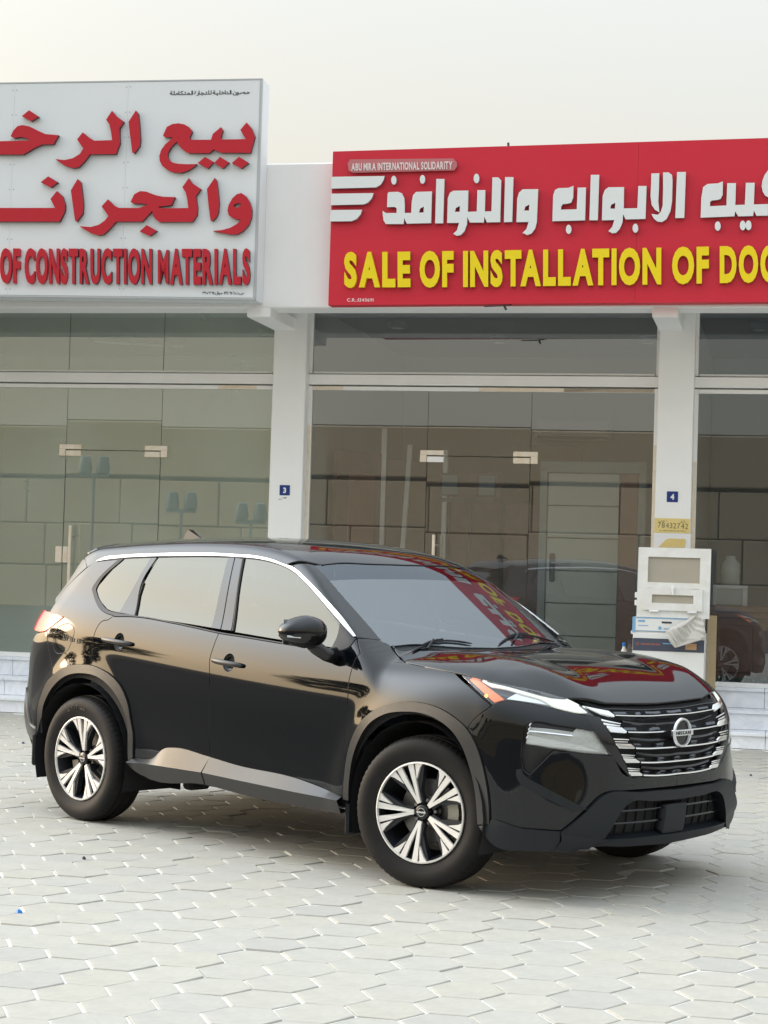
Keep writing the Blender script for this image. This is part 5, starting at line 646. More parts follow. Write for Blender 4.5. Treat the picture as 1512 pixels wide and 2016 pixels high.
# ---- opposite side: wall, lamps, trees (seen in the reflections)
OW=thingB('compound_wall',(0,-30.6,-.1),'long sandy block wall across the road mirrored in the shop glass','wall',rz=math.radians(-1.5))
b=MB(); b.box(-60,45,-.5,-.1,0,5.9); b.build('wall_core',M['blockj'],OW)
cs=[(0,1.35),(1.38,2.7),(2.73,4.15)]; 
for r_,(z0,z1) in enumerate(cs):
    x=-58+(r_%2)*1.7
    while x<43:
        wd=rest.uniform(2.6,3.7)
        if -40<x<16: b=MB(); b.box(x,x+wd-.035,-.1,.12+rest.gauss(0,.012),z0,z1,bev=.03); b.build('wall_block',M['blockw'],OW)
        else: b=MB(); b.box(x,x+wd-.05,-.1,.12,z0,z1); b.build('wall_block',M['blockw'],OW)
        x+=wd
b=MB(); b.box(-60,45,-.1,.16,4.27,5.85,bev=.04); b.build('wall_band',M['blockw'],OW)
for (x,y,h,lab) in ((-13.04,-10.,3.6,'nearest'),(-11.04,-10.,2.9,'middle'),(-9.52,-10.,2.7,'farthest')):
    t=thingB('twin_lamp_post',(x,y-1.,0),'%s short blue grey post with twin floodlight heads mirrored in the left glass'%lab,'lamp post','twin floodlight posts by the road')
    b=MB(); b.tube([(0,0,-.05),(0,0,h-.35)],.035,10); b.build('post',M['lamp'],t,angle=50); b=MB(); b.box(-.32,.32,-.04,.04,h-.38,h-.30); b.build('cross_arm',M['lamp'],t)
    for s in (-1,1): b=MB(); b.lathe([(0,.0),(.13,.02),(.15,.12),(.11,.36),(0,.40)],14,'z',(s*.20,0,h-.32)); b.build('floodlight',M['lamp'],t,angle=40)
def tree(x,y,h,lab):
    t=thingB('tree',(x,y,-.1),lab,'tree','trees beyond the yard'); b=MB(); b.tube([(0,0,0),(.1,.05,h*.35),(.0,.1,h*.6)],[.16,.12,.05],8); b.build('trunk',M['bark'],t,angle=60); b=MB()
    for k in range(900):
        a=rest.uniform(0,6.28); rr=rest.random()**.5*h*.34; zz=h*.35+rest.random()*h*.65; s=1-abs((zz-h*.62)/(h*.45))**2; rr*=max(.15,s); c=Vector((rr*math.cos(a),rr*math.sin(a),zz)); q=rest.uniform(.12,.3)
        u=Vector((rest.gauss(0,1),rest.gauss(0,1),rest.gauss(0,1))).normalized()*q; w_=Vector((rest.gauss(0,1),rest.gauss(0,1),rest.gauss(0,1))).normalized()*q; b.add([c-u,c+w_,c+u,c-w_],[(0,1,2,3)])
    b.build('crown',M['leaf'],t)
for x,y,h,lb in ((-36,-9,6.,'tall dark leafy tree near the road left of the yard'),(-43,-3,5.5,'dark leafy tree standing behind the yard towards the glow'),(-50,2,6.5,'tallest dark leafy tree farthest left of the shop row')): tree(x,y,h,lb)

# ================================================================ the car
def unit(v): v=np.asarray(v,float); return v/np.linalg.norm(v)
def chart(n):
    n=unit(n); a=np.array([0,0,1.]) if abs(n[2])<.9 else np.array([1.,0,0]); u=unit(np.cross(a,n)); v=np.cross(n,u); return u,v,n
def surf(P2,u,v,n,c,off,lo=-.8,hi=.6,steps=90):
    O=c+P2[:,:1]*u+P2[:,1:2]*v
    ts=np.linspace(hi,lo,steps); prev=f_body(O+n*hi)-off; a=np.full(len(O),hi); b=np.full(len(O),lo); done=np.zeros(len(O),bool); best=np.full(len(O),9.); tb=np.zeros(len(O))
    for t in ts[1:]:
        f=f_body(O+n*t)-off; hit=~done&(prev>0)&(f<=0); b[hit]=t; done|=hit; a[~done]=t
        k=~done&(f<best); best[k]=f[k]; tb[k]=t; prev=f
    for _ in range(20):
        mid=(a+b)/2; f=f_body(O+n*mid[:,None])-off; up=f>0; a=np.where(up,mid,a); b=np.where(up,b,mid)
    t=np.where(done,(a+b)/2,tb); return O+n*t[:,None]
def inside(P,poly):
    x,y=P[:,0][:,None],P[:,1][:,None]; a=poly; b=np.roll(poly,-1,0)
    c=((a[:,1]>y)!=(b[:,1]>y))&(x<(b[:,0]-a[:,0])*(y-a[:,1])/(b[:,1]-a[:,1]+1e-12)+a[:,0]); ins=c.sum(1)%2==1
    d=b-a; t=np.clip(((x-a[:,0])*d[:,0]+(y-a[:,1])*d[:,1])/((d**2).sum(1)+1e-12),0,1)
    ds=np.hypot(x-a[:,0]-t*d[:,0],y-a[:,1]-t*d[:,1]).min(1); return ins,ds
def mirr(P): P=np.array(P,float); P[...,1]*=-1; return P
def outline3(segs,step=.014):
    out=[]
    for s in segs:
        c=resample_d(cr(s,6) if len(s)>2 else np.array(s),step)
        if out and np.linalg.norm(out[-1]-c[0])<.004: c=c[1:]
        out+=list(c)
    if np.linalg.norm(out[0]-out[-1])<.004: out=out[:-1]
    return np.array(out)
CARP=None
def panel(name,segs,n,m,off=0.,gap=.0032,depth=.014,grid=.022,both=True,sym=False,parent=None,step=.014,ring=.0022,label=None,lo=-.8,hi=.6,free=None,holes=()):
    parent=parent or CARP
    if sym:
        h=outline3(segs,step); P=np.vstack([h,mirr(h)[::-1]]); both=False
        k=[0]; 
        for i in range(1,len(P)):
            if np.linalg.norm(P[i]-P[k[-1]])>.003: k.append(i)
        P=P[k]
        if np.linalg.norm(P[0]-P[-1])<.003: P=P[:-1]
    else: P=outline3(segs,step)
    u,v,n=chart(n); c=P.mean(0); Q=np.stack([(P-c)@u,(P-c)@v],1)
    if (Q[:,0]*np.roll(Q[:,1],-1)-np.roll(Q[:,0],-1)*Q[:,1]).sum()<0: Q=Q[::-1]
    e1=Q-np.roll(Q,1,0); e2=np.roll(Q,-1,0)-Q
    e1/=np.linalg.norm(e1,axis=1,keepdims=True)+1e-9; e2/=np.linalg.norm(e2,axis=1,keepdims=True)+1e-9
    nn=np.stack([-(e1+e2)[:,1],(e1+e2)[:,0]],1); l=np.linalg.norm(nn,axis=1,keepdims=True); nn=nn/(l+1e-9)/np.maximum(l/2,.5)
    Qi=Q+nn*gap
    lo2=Qi.min(0); hi2=Qi.max(0); gx=np.arange(lo2[0],hi2[0],grid); gy=np.arange(lo2[1],hi2[1],grid*.866)
    G=np.array([(x+(grid/2 if j%2 else 0),y) for j,y in enumerate(gy) for x in gx]) if len(gx) and len(gy) else np.zeros((0,2))
    HL=[]
    for h in holes:
        hp=np.array(h); HL.append(np.stack([(hp-c)@u,(hp-c)@v],1))
    if len(G):
        ins,ds=inside(G,Qi); G=G[ins&(ds>grid*.42)]
        for h in HL:
            if len(G): ins,ds=inside(G,h); G=G[(~ins)&(ds>grid*.3)]
    nb=len(Qi); ed=[(i,(i+1)%nb) for i in range(nb)]; o_=nb
    for h in HL: ed+=[(o_+i,o_+(i+1)%len(h)) for i in range(len(h))]; o_+=len(h)
    V2=[Vector((float(a),float(b))) for a,b in np.vstack([Qi]+HL+[G])]
    r=delaunay_2d_cdt(V2,ed,[],0,1e-6,True)
    vv=np.array([(q.x,q.y) for q in r[0]]); ff=[tuple(t) for t in r[2]]
    ins_,_=inside(np.array([vv[list(t)].mean(0) for t in ff]),Qi); ff=[t for t,k in zip(ff,ins_) if k]
    for h in HL:
        ih,_=inside(np.array([vv[list(t)].mean(0) for t in ff]),h); ff=[t for t,k in zip(ff,ih) if not k]
    if free is None: P3=surf(vv,u,v,n,c,off,lo,hi)
    else: P3=c+vv[:,:1]*u+vv[:,1:2]*v+n*free(vv)[:,None]
    Nn=grad(P3)
    V=list(P3); NN=list(Nn); F=list(ff)
    # boundary edges -> rolled edge and skirt
    cnt={}
    for t in ff:
        for i in range(3): cnt[(t[i],t[(i+1)%3])]=1
    be=[(a,b) for (a,b) in cnt if (b,a) not in cnt]; bv=sorted({a for e_ in be for a in e_}); r1={};r2={}
    out2={}
    for a,b in be:
        d=vv[b]-vv[a]; o_=np.array([d[1],-d[0]])/(np.linalg.norm(d)+1e-9)
        for k in (a,b): out2[k]=out2.get(k,0)+o_
    for k in bv:
        o3=out2[k][0]*u+out2[k][1]*v; o3=o3-Nn[k]*(o3@Nn[k]); o3/=np.linalg.norm(o3)+1e-9
        r1[k]=len(V); V.append(P3[k]+o3*ring*.8-Nn[k]*ring*.6); NN.append(unit(Nn[k]+o3*.9))
        r2[k]=len(V); V.append(P3[k]+o3*ring*.9-Nn[k]*depth); NN.append(unit(o3))
    for a,b in be: F+=[(b,a,r1[a],r1[b]),(r1[b],r1[a],r2[a],r2[b])]
    V=np.array(V); NN=np.array(NN); objs=[]
    o=mesh(name,V,F,m,parent,smooth=True,normals=NN)
    if label: o['label']=label
    objs=[o]
    if both:
        objs.append(mesh(name,mirr(V),[f[::-1] for f in F],m,parent,smooth=True,normals=mirr(NN)))
        if label: objs[1]['label']=label
    return objs
def onsurf(P,off,it=3):
    P=np.array(P,float)
    for _ in range(it):
        g=grad(P); P=P-g*(f_body(P)-off)[:,None]
    return P,grad(P)
def strip(name,curves,offs,m,both=True,n=60,parent=None,closed=False,back=None,label=None,smooth=35):
    """loft between curves lying on the body, each lifted by its own offset"""
    rows=[]
    for c,o in zip(curves,offs):
        P=resample(cr(c,6) if len(c)>2 else np.array(c),n); P,_=onsurf(P,o); rows.append(P)
    R=np.array(rows); k=len(rows); F=[]
    for i in range(k-1):
        for j in range(n-1): F.append((i*n+j,i*n+j+1,(i+1)*n+j+1,(i+1)*n+j))
    V=R.reshape(-1,3)
    # orient outwards
    a,b,c_,_=F[len(F)//2]; nn=np.cross(V[b]-V[a],V[c_]-V[a])
    if nn@grad(V[a][None])[0]<0: F=[f[::-1] for f in F]
    if back:  # closing skirt along first and last row and the ends
        P0,_=onsurf(rows[0],offs[0]-back); P1,_=onsurf(rows[-1],offs[-1]-back); o0=len(V); V=np.vstack([V,P0,P1])
        for j in range(n-1):
            F.append((j,j+1,o0+j+1,o0+j)); F.append(((k-1)*n+j,(k-1)*n+j+1,o0+n+j+1,o0+n+j))
        F.append(tuple([i*n for i in range(k)]+[o0+n,o0])); F.append(tuple([i*n+n-1 for i in range(k)]+[o0+2*n-1,o0+n-1]))
    res=[]
    for mm in ((0,1) if both else (0,)):
        VV=mirr(V) if mm else V; FF=[f[::-1] for f in F] if mm else F
        o=mesh(name,VV,FF,m,parent or CARP)
        o.data.polygons.foreach_set('use_smooth',[True]*len(o.data.polygons)); o.data.set_sharp_from_angle(angle=math.radians(smooth))
        if label: o['label']=label
        res.append(o)
    return res
def btube(name,pts,r,m,off=0.,both=True,parent=None,seg=6,smoothc=True,n=40):
    P=resample(cr(pts,6) if (len(pts)>2 and smoothc) else np.array(pts,float),n); P,_=onsurf(P,off); res=[]
    for mm in ((0,1) if both else (0,)): 
        b=MB(); b.tube(mirr(P) if mm else P,r,seg); res.append(b.build(name,m,parent or CARP,angle=50))
    return res
MC={}
MC['paint']=mat('black_car_paint',(.0022,.0032,.0045),.04,ior=1.5,spec=.5)
MC['gloss']=mat('gloss_black_trim',(.006,.006,.007),.10)
MC['plastic']=mat('dark_grey_plastic',(.006,.0085,.012),.5,spec=.38,bump=(900,.0004))
MC['flare']=mat('satin_grey_plastic',(.018,.018,.019),.36,spec=.6,bump=(900,.0003))
MC['black']=mat('black_liner',(.004,.004,.005),.8)
MC['seal']=mat('black_rubber_seal',(.006,.006,.007),.5)
MC['chrome']=mat('bright_metal_trim',(.80,.80,.80),.13,metal=1)
MC['satin']=mat('brushed_bright_trim',(.52,.52,.52),.30,metal=1)
MC['badge']=mat('silver_badge',(.72,.73,.74),.25,metal=.85)
MC['sideglass']=glassmat('dark_privacy_glass',(.05,.055,.055),.08,gcol=(.86,.85,.76))
MC['screen']=glassmat('windscreen_glass',(.42,.48,.50),.17,gcol=(.93,.97,1),milky_light=.055,dcol=(.45,.56,.64))  # blue-grey diffuse share paints brightness onto the lower screen
MC['screentop']=glassmat('windscreen_darkened_top',(.20,.24,.26),.11,gcol=(.85,.92,1))  # darker glass paints the dim upper part of the screen
MC['lens']=glassmat('lamp_lens',(.95,.97,.97),.07)
MC['amber']=mat('amber_reflector',(.85,.18,.03),.25,emit=((1,.22,.04),.35))
MC['amberlit']=mat('lit_amber_bulb',(1,.4,.05),.3,emit=((1,.45,.05),3.))
MC['drl']=mat('white_light_bar',(.86,.86,.76),.35,emit=((.95,.95,.85),.28))
MC['reflector']=mat('lamp_reflector',(.62,.64,.66),.22,metal=.85)
MC['fluted']=mat('fluted_reflector',(.62,.63,.62),.3,metal=.25,bump=(70,.012))
MC['reflector2']=mat('clear_reflector',(.80,.82,.83),.25,metal=.3,bump=(120,.006))
MC['lampdark']=mat('lamp_housing',(.05,.055,.065),.3,metal=.3)
MC['red']=mat('red_tail_lens',(.55,.02,.03),.12,spec=.8,emit=((.8,.03,.04),.15))
MC['rubber']=mat('tyre_rubber',(.008,.008,.009),.6,spec=.22,bump=(300,.0006),noise=(7,.6,(.020,.016,.013)))
MC['rimface']=mat('machined_alloy',(.72,.70,.67),.42,metal=.25)
MC['rimdark']=mat('dark_alloy',(.022,.024,.029),.4,metal=.4)
MC['disc']=mat('brake_disc',(.25,.24,.23),.4,metal=.8)
MC['caliper']=mat('brake_caliper',(.42,.40,.33),.5,metal=.3)
MC['seat']=mat('dark_seat_cloth',(.03,.032,.036),.8)
MC['dash']=mat('dashboard_grey',(.05,.055,.06),.6)
MC['hub']=mat('hub_cap_black',(.01,.01,.011),.2)
MC['letter']=mat('moulded_rubber_letter',(.006,.006,.006),.5)
def build_car():
    global CARP
    CARP=empty('parked_car',(0,0,0)); tag(CARP,'glossy black suv with tinted windows parked across the pavers in front of the shops','car')
    D=DATA; X=EXTRA
    nS=(0,-1,0); nD=(.62,-.78,0); nF=(1,0,0)
    # dark inner shell behind every gap
    def shell(pts,n,off,name='inner_shell',both=True,sym=False,grid=.05):
        panel(name,[pts],n,MC['black'],off=off,gap=0,depth=.01,grid=grid,both=both,sym=sym,step=.04)
    def Pxz(l): return [(x,-.9,z) for x,z in l]
    arc=lambda cx,r,a0,a1,n=16:[(cx+r*math.cos(math.radians(a0+(a1-a0)*i/n)),.36+r*math.sin(math.radians(a0+(a1-a0)*i/n))) for i in range(n+1)]
    bel=[(x,float(BELT(x))-.01) for x in np.linspace(-3.0,-.5,12)]
    side=bel+[(.1,1.02),(.55,.93)]+[(.62,.36)]+arc(0,.475,0,180)+[(-.49,.33),(-2.20,.34)]+arc(-2.705,.475,0,180)+[(-3.25,.5),(-3.28,1.1)]
    panel('inner_shell',[[p] for p in ()] or [Pxz([a]) + Pxz([b]) for a,b in zip(side,side[1:]+side[:1])],nS,MC['black'],off=-.022,gap=0,depth=.01,grid=.06,step=.05)
    shell_f=[(.8,0,.25),(.8,-.55,.25),(.75,-.72,.30),(.7,-.74,.6),(.7,-.66,.84),(.7,0,.86)]
    panel('front_shell',[[shell_f[i],shell_f[i+1]] for i in range(5)],nF,MC['black'],off=-.06,gap=0,depth=.02,grid=.05,sym=True,step=.05)
    hs=[(-.36,-.0,1),(-.45,-.72,1),(.5,-.70,1),(.76,-.45,1),(.80,0,1)]
    panel('engine_bay_cover',[[hs[i],hs[i+1]] for i in range(4)],(0,0,1),MC['black'],off=-.03,gap=0,depth=.02,grid=.06,sym=True,step=.05)
    # painted panels
    cups={}
    for k in ('handle_f','handle_r'):
        P=np.array(D[k][0]); c=P.mean(0); cc=onsurf(c[None],0)[0][0]; cc[0]+=.002
        cups[k]=(cc,np.array([cc+np.array([.047*math.cos(a),0,.050*math.sin(a)]) for a in np.linspace(0,2*math.pi,33)[:-1]]))
    panel('front_door',D['front_door'],nS,MC['paint'],holes=[cups['handle_f'][1]]); panel('rear_door',D['rear_door'],nS,MC['paint'],holes=[cups['handle_r'][1]])
    fe=D['front_fender']; panel('front_fender',fe,nS,MC['paint'],lo=-.5)
    panel('rear_quarter',D['quarter_panel'],nS,MC['paint'])
    bc=[[list(q) for q in s_] for s_ in D['bumper_corner']]
    for s_ in bc:
        for q in s_:
            if q[1]>-.06: q[1]=0.
    fo=outline3(D['fogrecess'],.012)
    panel('front_bumper',bc,nD,MC['paint'],gap=.0022,depth=.032,holes=[fo])
    hb=[[p for p in s] for s in D['hood_half']]
    rear=[[-.278,0,1.1],[-.298,-.25,1.1],[-.345,-.5,1.12],[-.374,-.66,1.15]]+[hb[0][0]]
    hb=[rear]+hb[:3]+[hb[3]+[[.752,0,.912]]]
    # keep the front edge clean
    hb[4]=[hb[3][-1] if False else hb[3][-1],[.752,-.22,.915],[.757,0,.912]]
    panel('hood',hb,(0.25,0,1),MC['paint'],sym=True,depth=.02)
    # roof, rails, pillars
    dt=D['roofditch'][0]
    hd=[[-.985,0,1.55],[-1.0,-.25,1.55],[-1.035,-.45,1.545],dt[0]]
    re=[[-2.93,-.62,1.6],[-2.97,-.4,1.6],[-2.98,0,1.6]]
    dd=[q for q in dt if q[0]>-2.9]
    panel('roof',[hd,dd,[dd[-1]]+re],(0,0,1),MC['paint'],sym=True,gap=.002)
    ct=D['chrome_t'][0]; low=[q for q in ct if q[0]<-1.18]
    panel('roof_rail',[low,[low[-1],dt[0]],dd,[dd[-1],[-2.93,-.66,1.58]],[[-2.93,-.66,1.58],low[0]]],(0,-.75,.66),MC['paint'],gap=.0015)
    panel('front_pillar',D['apillar'],(.3,-.75,.55),MC['paint'],gap=.001)
    panel('spoiler',[[(-2.99,0,1.6),(-2.98,-.4,1.6),(-2.94,-.64,1.57)],[(-2.94,-.64,1.57),(-3.02,-.66,1.55)],[(-3.02,-.66,1.55),(-3.12,-.5,1.56),(-3.15,0,1.57)]],(-.2,0,1),MC['gloss'],off=.012,sym=True,depth=.03)
    panel('spoiler_side',D['spoiler_side'],(-.2,-.8,.5),MC['paint'],gap=.002)
    panel('tailgate_side',D['tailgate_side'],(-.55,-.75,.35),MC['paint'],gap=.001,depth=.02)
    tg=[(-3.4,0,1.50),(-3.4,-.46,1.50),(-3.4,-.52,1.42),(-3.4,-.58,1.22),(-3.4,-.66,1.14),(-3.4,-.74,.80),(-3.4,0,.80)]
    panel('tailgate',[[tg[i],tg[i+1]] for i in range(6)],(-1,0,0),MC['paint'],sym=True,lo=-.9)
    tb=[(-3.4,0,.79),(-3.4,-.76,.79),(-3.4,-.80,.5),(-3.4,-.70,.32),(-3.4,0,.30)]
    panel('rear_bumper',[[tb[i],tb[i+1]] for i in range(4)],(-1,0,0),MC['flare'],sym=True,off=.006,lo=-.9)
    panel('rear_bumper_corner',D['rear_bumper_side'],(-.5,-.85,0),MC['paint'],lo=-.6)
    panel('rear_bumper_trim',D['rear_bumper_trim'],(-.6,-.8,0),MC['flare'],off=.012,gap=.0005,depth=.03)
    # lower dark strip of the rear bumper, arches, sills
    panel('tail_light',D['taillight'],(-.4,-.9,.1),MC['red'],off=.004)
    ro=D['rarch_o'][0]
    for o in strip('wheel_arch_trim',[D['farch_o'][0],D['farch_o'][0],D['farch_i'][0],D['farch_i'][0]],[-.004,.011,.013,-.06],MC['flare'],n=70): pass
    strip('wheel_arch_trim',[ro,ro,D['rarch_i'][0],D['rarch_i'][0]],[-.004,.011,.013,-.06],MC['flare'],n=70)
    strip('sill_trim',[D['sill_t'][0],D['sill_t'][0],D['sill_m'][0],D['sill_b'][0],D['sill_b'][0]],[-.006,.004,.042,.018,-.05],MC['flare'],n=40)
    strip('sill_trim',[D['sill_t2'][0],D['sill_t2'][0],D['sill_m2'][0],D['sill_b2'][0],D['sill_b2'][0]],[-.006,.004,.042,.018,-.05],MC['flare'],n=40)
    # glazing
    fw=panel('front_window',D['front_window'],(0,-1,.3),MC['sideglass'],off=-.004,gap=.0,depth=.004)
    rw=panel('rear_window',D['rear_window'],(0,-1,.3),MC['sideglass'],off=-.004,gap=0,depth=.004)
    qw=panel('quarter_window',D['quarter_window'],(0,-1,.3),MC['sideglass'],off=-.004,gap=0,depth=.004)
    panel('window_pillar_trim',D['cpillar'],(0,-1,.3),MC['gloss'],off=-.001,gap=.0005,depth=.006,grid=.03)
    panel('window_pillar_trim',D['bpillar_r'],(0,-1,.3),MC['gloss'],off=-.001,gap=.0015,depth=.006,grid=.03)
    panel('window_pillar_trim',D['bpillar_f'],(0,-1,.3),MC['gloss'],off=-.001,gap=.0015,depth=.006,grid=.03)
    panel('mirror_sail',D['mirror_sail'],(0,-1,.3),MC['plastic'],off=.002,gap=.0005,depth=.01)
    strip('window_frame',[D['qframe_o'][0],D['qframe_o'][0],D['qframe_i'][0],D['qframe_i'][0]],[-.006,.005,.002,-.008],MC['seal'],n=60)
    ctn=resample(cr(D['chrome_t'][0],6),90); cbn=resample(cr(D['chrome_b'][0],6),90); e1=ctn*.86+cbn*.14; e2=ctn*.20+cbn*.80
    strip('chrome_strip',[e1,e1,e2,e2],[-.004,.006,.005,-.006],MC['satin'],n=90)
    strip('window_frame',[e2,e2,cbn,cbn],[-.003,.001,.0005,-.006],MC['seal'],n=90)
    btube('belt_seal',D['beltline'][0],.0055,MC['seal'],off=.001,n=70)
    btube('window_seal',D['rear_window'][3],.008,MC['seal'],off=-.002,n=20,smoothc=False); btube('window_seal',D['rear_window'][2][:],.008,MC['seal'],off=-.002,n=20) if False else None
    P=D['rear_window'][2][2:]+D['rear_window'][3][1:]
    btube('window_seal',P,.008,MC['seal'],off=-.002,n=20,smoothc=False)
    btube('window_seal',D['front_window'][3],.009,MC['seal'],off=-.002,n=20)
    ws=D['windshield_half'][1]; bot=[[-.44,-.725,1.17],[-.385,-.5,1.16],[-.325,-.25,1.14],[-.305,0,1.13]]
    wsr=[q for q in ws if q[2]>1.175]
    k1=[q for q in wsr if q[0]<-.93]; k2=[q for q in wsr if q[0]>=-.93]; pj=[-.93,wsr[len(k1)-1][1]*.5+k2[0][1]*.5,wsr[len(k1)-1][2]*.5+k2[0][2]*.5]
    arcb=[[-.86,0,1.47],[-.865,-.2,1.47],[-.89,-.42,1.46],pj]
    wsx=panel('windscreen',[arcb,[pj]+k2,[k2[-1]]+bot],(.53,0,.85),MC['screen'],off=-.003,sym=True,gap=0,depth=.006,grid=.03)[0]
    panel('darkened_top',[hd,k1+[pj],arcb[::-1]],(.53,0,.85),MC['screentop'],off=-.003,sym=True,gap=0,depth=.006,grid=.03,parent=wsx)  # upper screen, its dimness put into the glass colour
    btube('windscreen_seal',hd+[],.004,MC['seal'],off=-.002)
    # cowl and wipers
    cw=[[-.25,0,1.1],[-.27,-.25,1.1],[-.32,-.5,1.1],[-.38,-.70,1.1]]
    panel('cowl_panel',[cw,[cw[-1],[-.47,-.72,1.1]],[[-.47,-.72,1.1],[-.40,-.5,1.1],[-.35,-.25,1.1],[-.33,0,1.1]]],(0.3,0,1),MC['plastic'],off=-.014,sym=True,gap=0,depth=.01)
    for a,b,c_ in (([-.315,-.62,0],[-.33,-.15,0],[-.30,-.36,0]),([-.32,.06,0],[-.40,.62,0],[-.31,.30,0])):
        t=np.linspace(0,1,14)[:,None]; P=np.array(a)*(1-t)+np.array(b)*t; P[:,0]-=.05*np.sin(t[:,0]*math.pi); P[:,2]=T_top(P[:,0],P[:,1])+.006
        wq=MB(); wq.tube(P,[.003]+[.006]*12+[.003],6); P2=P[3:9].copy(); P2[:,2]+=.008; wq.tube(P2,.005,6); q=P[6].copy(); q2=q+np.array([.07,-.12,-.03]); wq.tube([q+np.array([0,0,.012]),q2],.007,6)
        wq.build('wiper',MC['plastic'],CARP,angle=50)
    # lamps
    def lampunit(nm,key,n,back=.05):
        objs=panel(nm,D[key],n,MC['lens'],off=.0005 if key!='foglamp' else -.004,gap=.0018,depth=.02,grid=.03)
        return objs
    hl=lampunit('headlight','headlight_lens',nD)
    for i,o in enumerate(hl):
        s=-1 if i else 1
    def sub(objs,fn):
        for i,o in enumerate(objs): fn(o,bool(i))
    def subpanel(par,nm,segs,n,m,off,gap=.0005,depth=.008,grid=.02):
        a=panel(nm,segs,n,m,off=off,gap=gap,depth=depth,grid=grid,parent=par[0])
        if len(par)>1 and len(a)>1: a[1].parent=par[1]
        return a
    subpanel(hl,'lamp_housing',D['headlight_lens'],nD,MC['lampdark'],-.035,gap=.004,depth=.02)
    subpanel(hl,'turn_signal',D['amber'],nD,MC['amber'],-.012); subpanel(hl,'light_bar',D['drl'],nD,MC['drl'],-.010); subpanel(hl,'reflector',D['hl_silver'],nD,MC['reflector'],-.02)
    for i,o in enumerate(hl):
        c=np.array([.385,-.852,.948]) if not i else np.array([.385,.852,.948]); b=MB(); b.lathe([(0,0),(.006,.002),(.009,.008),(.0,.014)],10,'x',c); b.build('bulb',MC['amberlit'],o,smooth=True)
    fg=lampunit('fog_lamp','foglamp',nD)
    subpanel(fg,'lamp_housing',D['foglamp'],nD,MC['fluted'],-.028,gap=.004,depth=.02)
    A_,B_,C_,E_=[np.array(q) for q in (D['foglamp'][0][0],D['foglamp'][3][-1],D['foglamp'][5][-1],D['foglamp'][4][-1])]
    wq=[A_*.42+B_*.58,B_*.97+A_*.03,E_*.94+C_*.06,(E_*.42+C_*.58)]
    subpanel(fg,'reflector',[[wq[k],wq[(k+1)%4]] for k in range(4)],nD,MC['reflector2'],-.020,gap=.004,depth=.012)
    fl=D['foglamp']; fc=np.mean([q for s in fl for q in s],axis=0)
    for i,o in enumerate(fg):
        s=-1 if i else 1; b=MB(); b2=MB()
        top=np.array(fl[0]+fl[1][:1]); a0,a1=np.array(fl[0][0]),np.array(fl[0][-1])
        b.tube([mirr(onsurf(p[None]+[0,0,-.018],-.010)[0][0]) if i else onsurf(p[None]+[0,0,-.018],-.010)[0][0] for p in resample(np.array([a0,a1]),8)],.006,6)
        b.build('light_strip',MC['chrome'],o,angle=50)
        for t in (.12,.38,.62,.86):
            p=np.array(fl[5][0])*t+np.array(fl[5][-1])*(1-t)+np.array([0,0,.018]); p=onsurf(p[None],-.014)[0][0]; q=p+np.array([.002,.012,.014]); p,q=(mirr(p),mirr(q)) if i else (p,q)
            b2.tube([p,q],.005,6)
        b2.build('light_guide',MC['chrome'],o,angle=40)
    panel('lamp_recess',D['fogrecess'],nD,MC['gloss'],off=-.030,gap=-.004,depth=.004)
    strip('bumper_blade',[D['blade_o'][0],D['blade_o'][0],D['blade_i'][0],D['blade_i'][0]],[-.002,.012,.016,-.002],MC['plastic'],n=40)
    # grille
    gs=panel('grille_surround',D['grille_surround'],nD,MC['gloss'],off=-.002,gap=.001,depth=.02)
    gt=X['gopen'][2]; go=X['gopen'][0]; gb=X['gopen'][1]
    gr=panel('grille',[[[.80,0,.895],[.79,-.125,.893],[.776,-.416,.905],[.74,-.565,.92]],go,[go[-1],[.883,-.17,.576],[.886,0,.575]]],nF,MC['black'],off=-.035,sym=True,gap=0,depth=.02)[0]
    mid={0:.86,1:.789,2:.715,3:.648,4:.586}
    for i,bl in enumerate(X['bars']):
        h=[p for p in bl if p[1]<-.02]; P=np.array(h+[[bl[-1][0],0,mid[i]]]); P=np.vstack([P,mirr(P)[::-1][1:]]); P=resample(cr(P,6),60)
        P,Nn=onsurf(P,.006); b=MB(); z=np.array([0,0,1.]); hh=.0075
        for j in range(len(P)-1):
            pass
        V=[];F=[]
        for q,n_ in zip(P,Nn): V+=[q+z*hh*.7-n_*.004,q+z*hh*.2+n_*.004,q-z*hh*.6+n_*.006,q-z*hh-n_*.010,q+z*hh*.9-n_*.03]
        for j in range(len(P)-1):
            for k in range(5): k2=(k+1)%5; F.append((j*5+k,j*5+k2,(j+1)*5+k2,(j+1)*5+k))
        o=mesh('grille_bar',V,F,MC['chrome'],CARP); o.parent=gr; o.data.polygons.foreach_set('use_smooth',[True]*len(F)); o.data.set_sharp_from_angle(angle=.6)
        panel('grille_tip',[[X['tips'][i][k],X['tips'][i][(k+1)%len(X['tips'][i])]] for k in range(len(X['tips'][i]))],nD,MC['chrome'],off=.007,gap=.0018,depth=.012,grid=.03,step=.03,ring=.001,parent=gr)
    for s in X['stack']:
        panel('grille_fin',[[s[k],s[(k+1)%len(s)]] for k in range(len(s))],nD,MC['chrome'],off=.006,gap=.0018,depth=.008,grid=.04,step=.05,ring=.0008,parent=gr)
    for s in X['darkbars']:
        h=[p for p in s if p[1]<-.02]; P=np.array(h+[[s[-1][0]+.002,0,s[-1][2]]]); P=np.vstack([P,mirr(P)[::-1][1:]]); btube('grille_slat',P,.006,MC['gloss'],off=-.008,both=False,n=50,parent=gr)
    cb=MB()
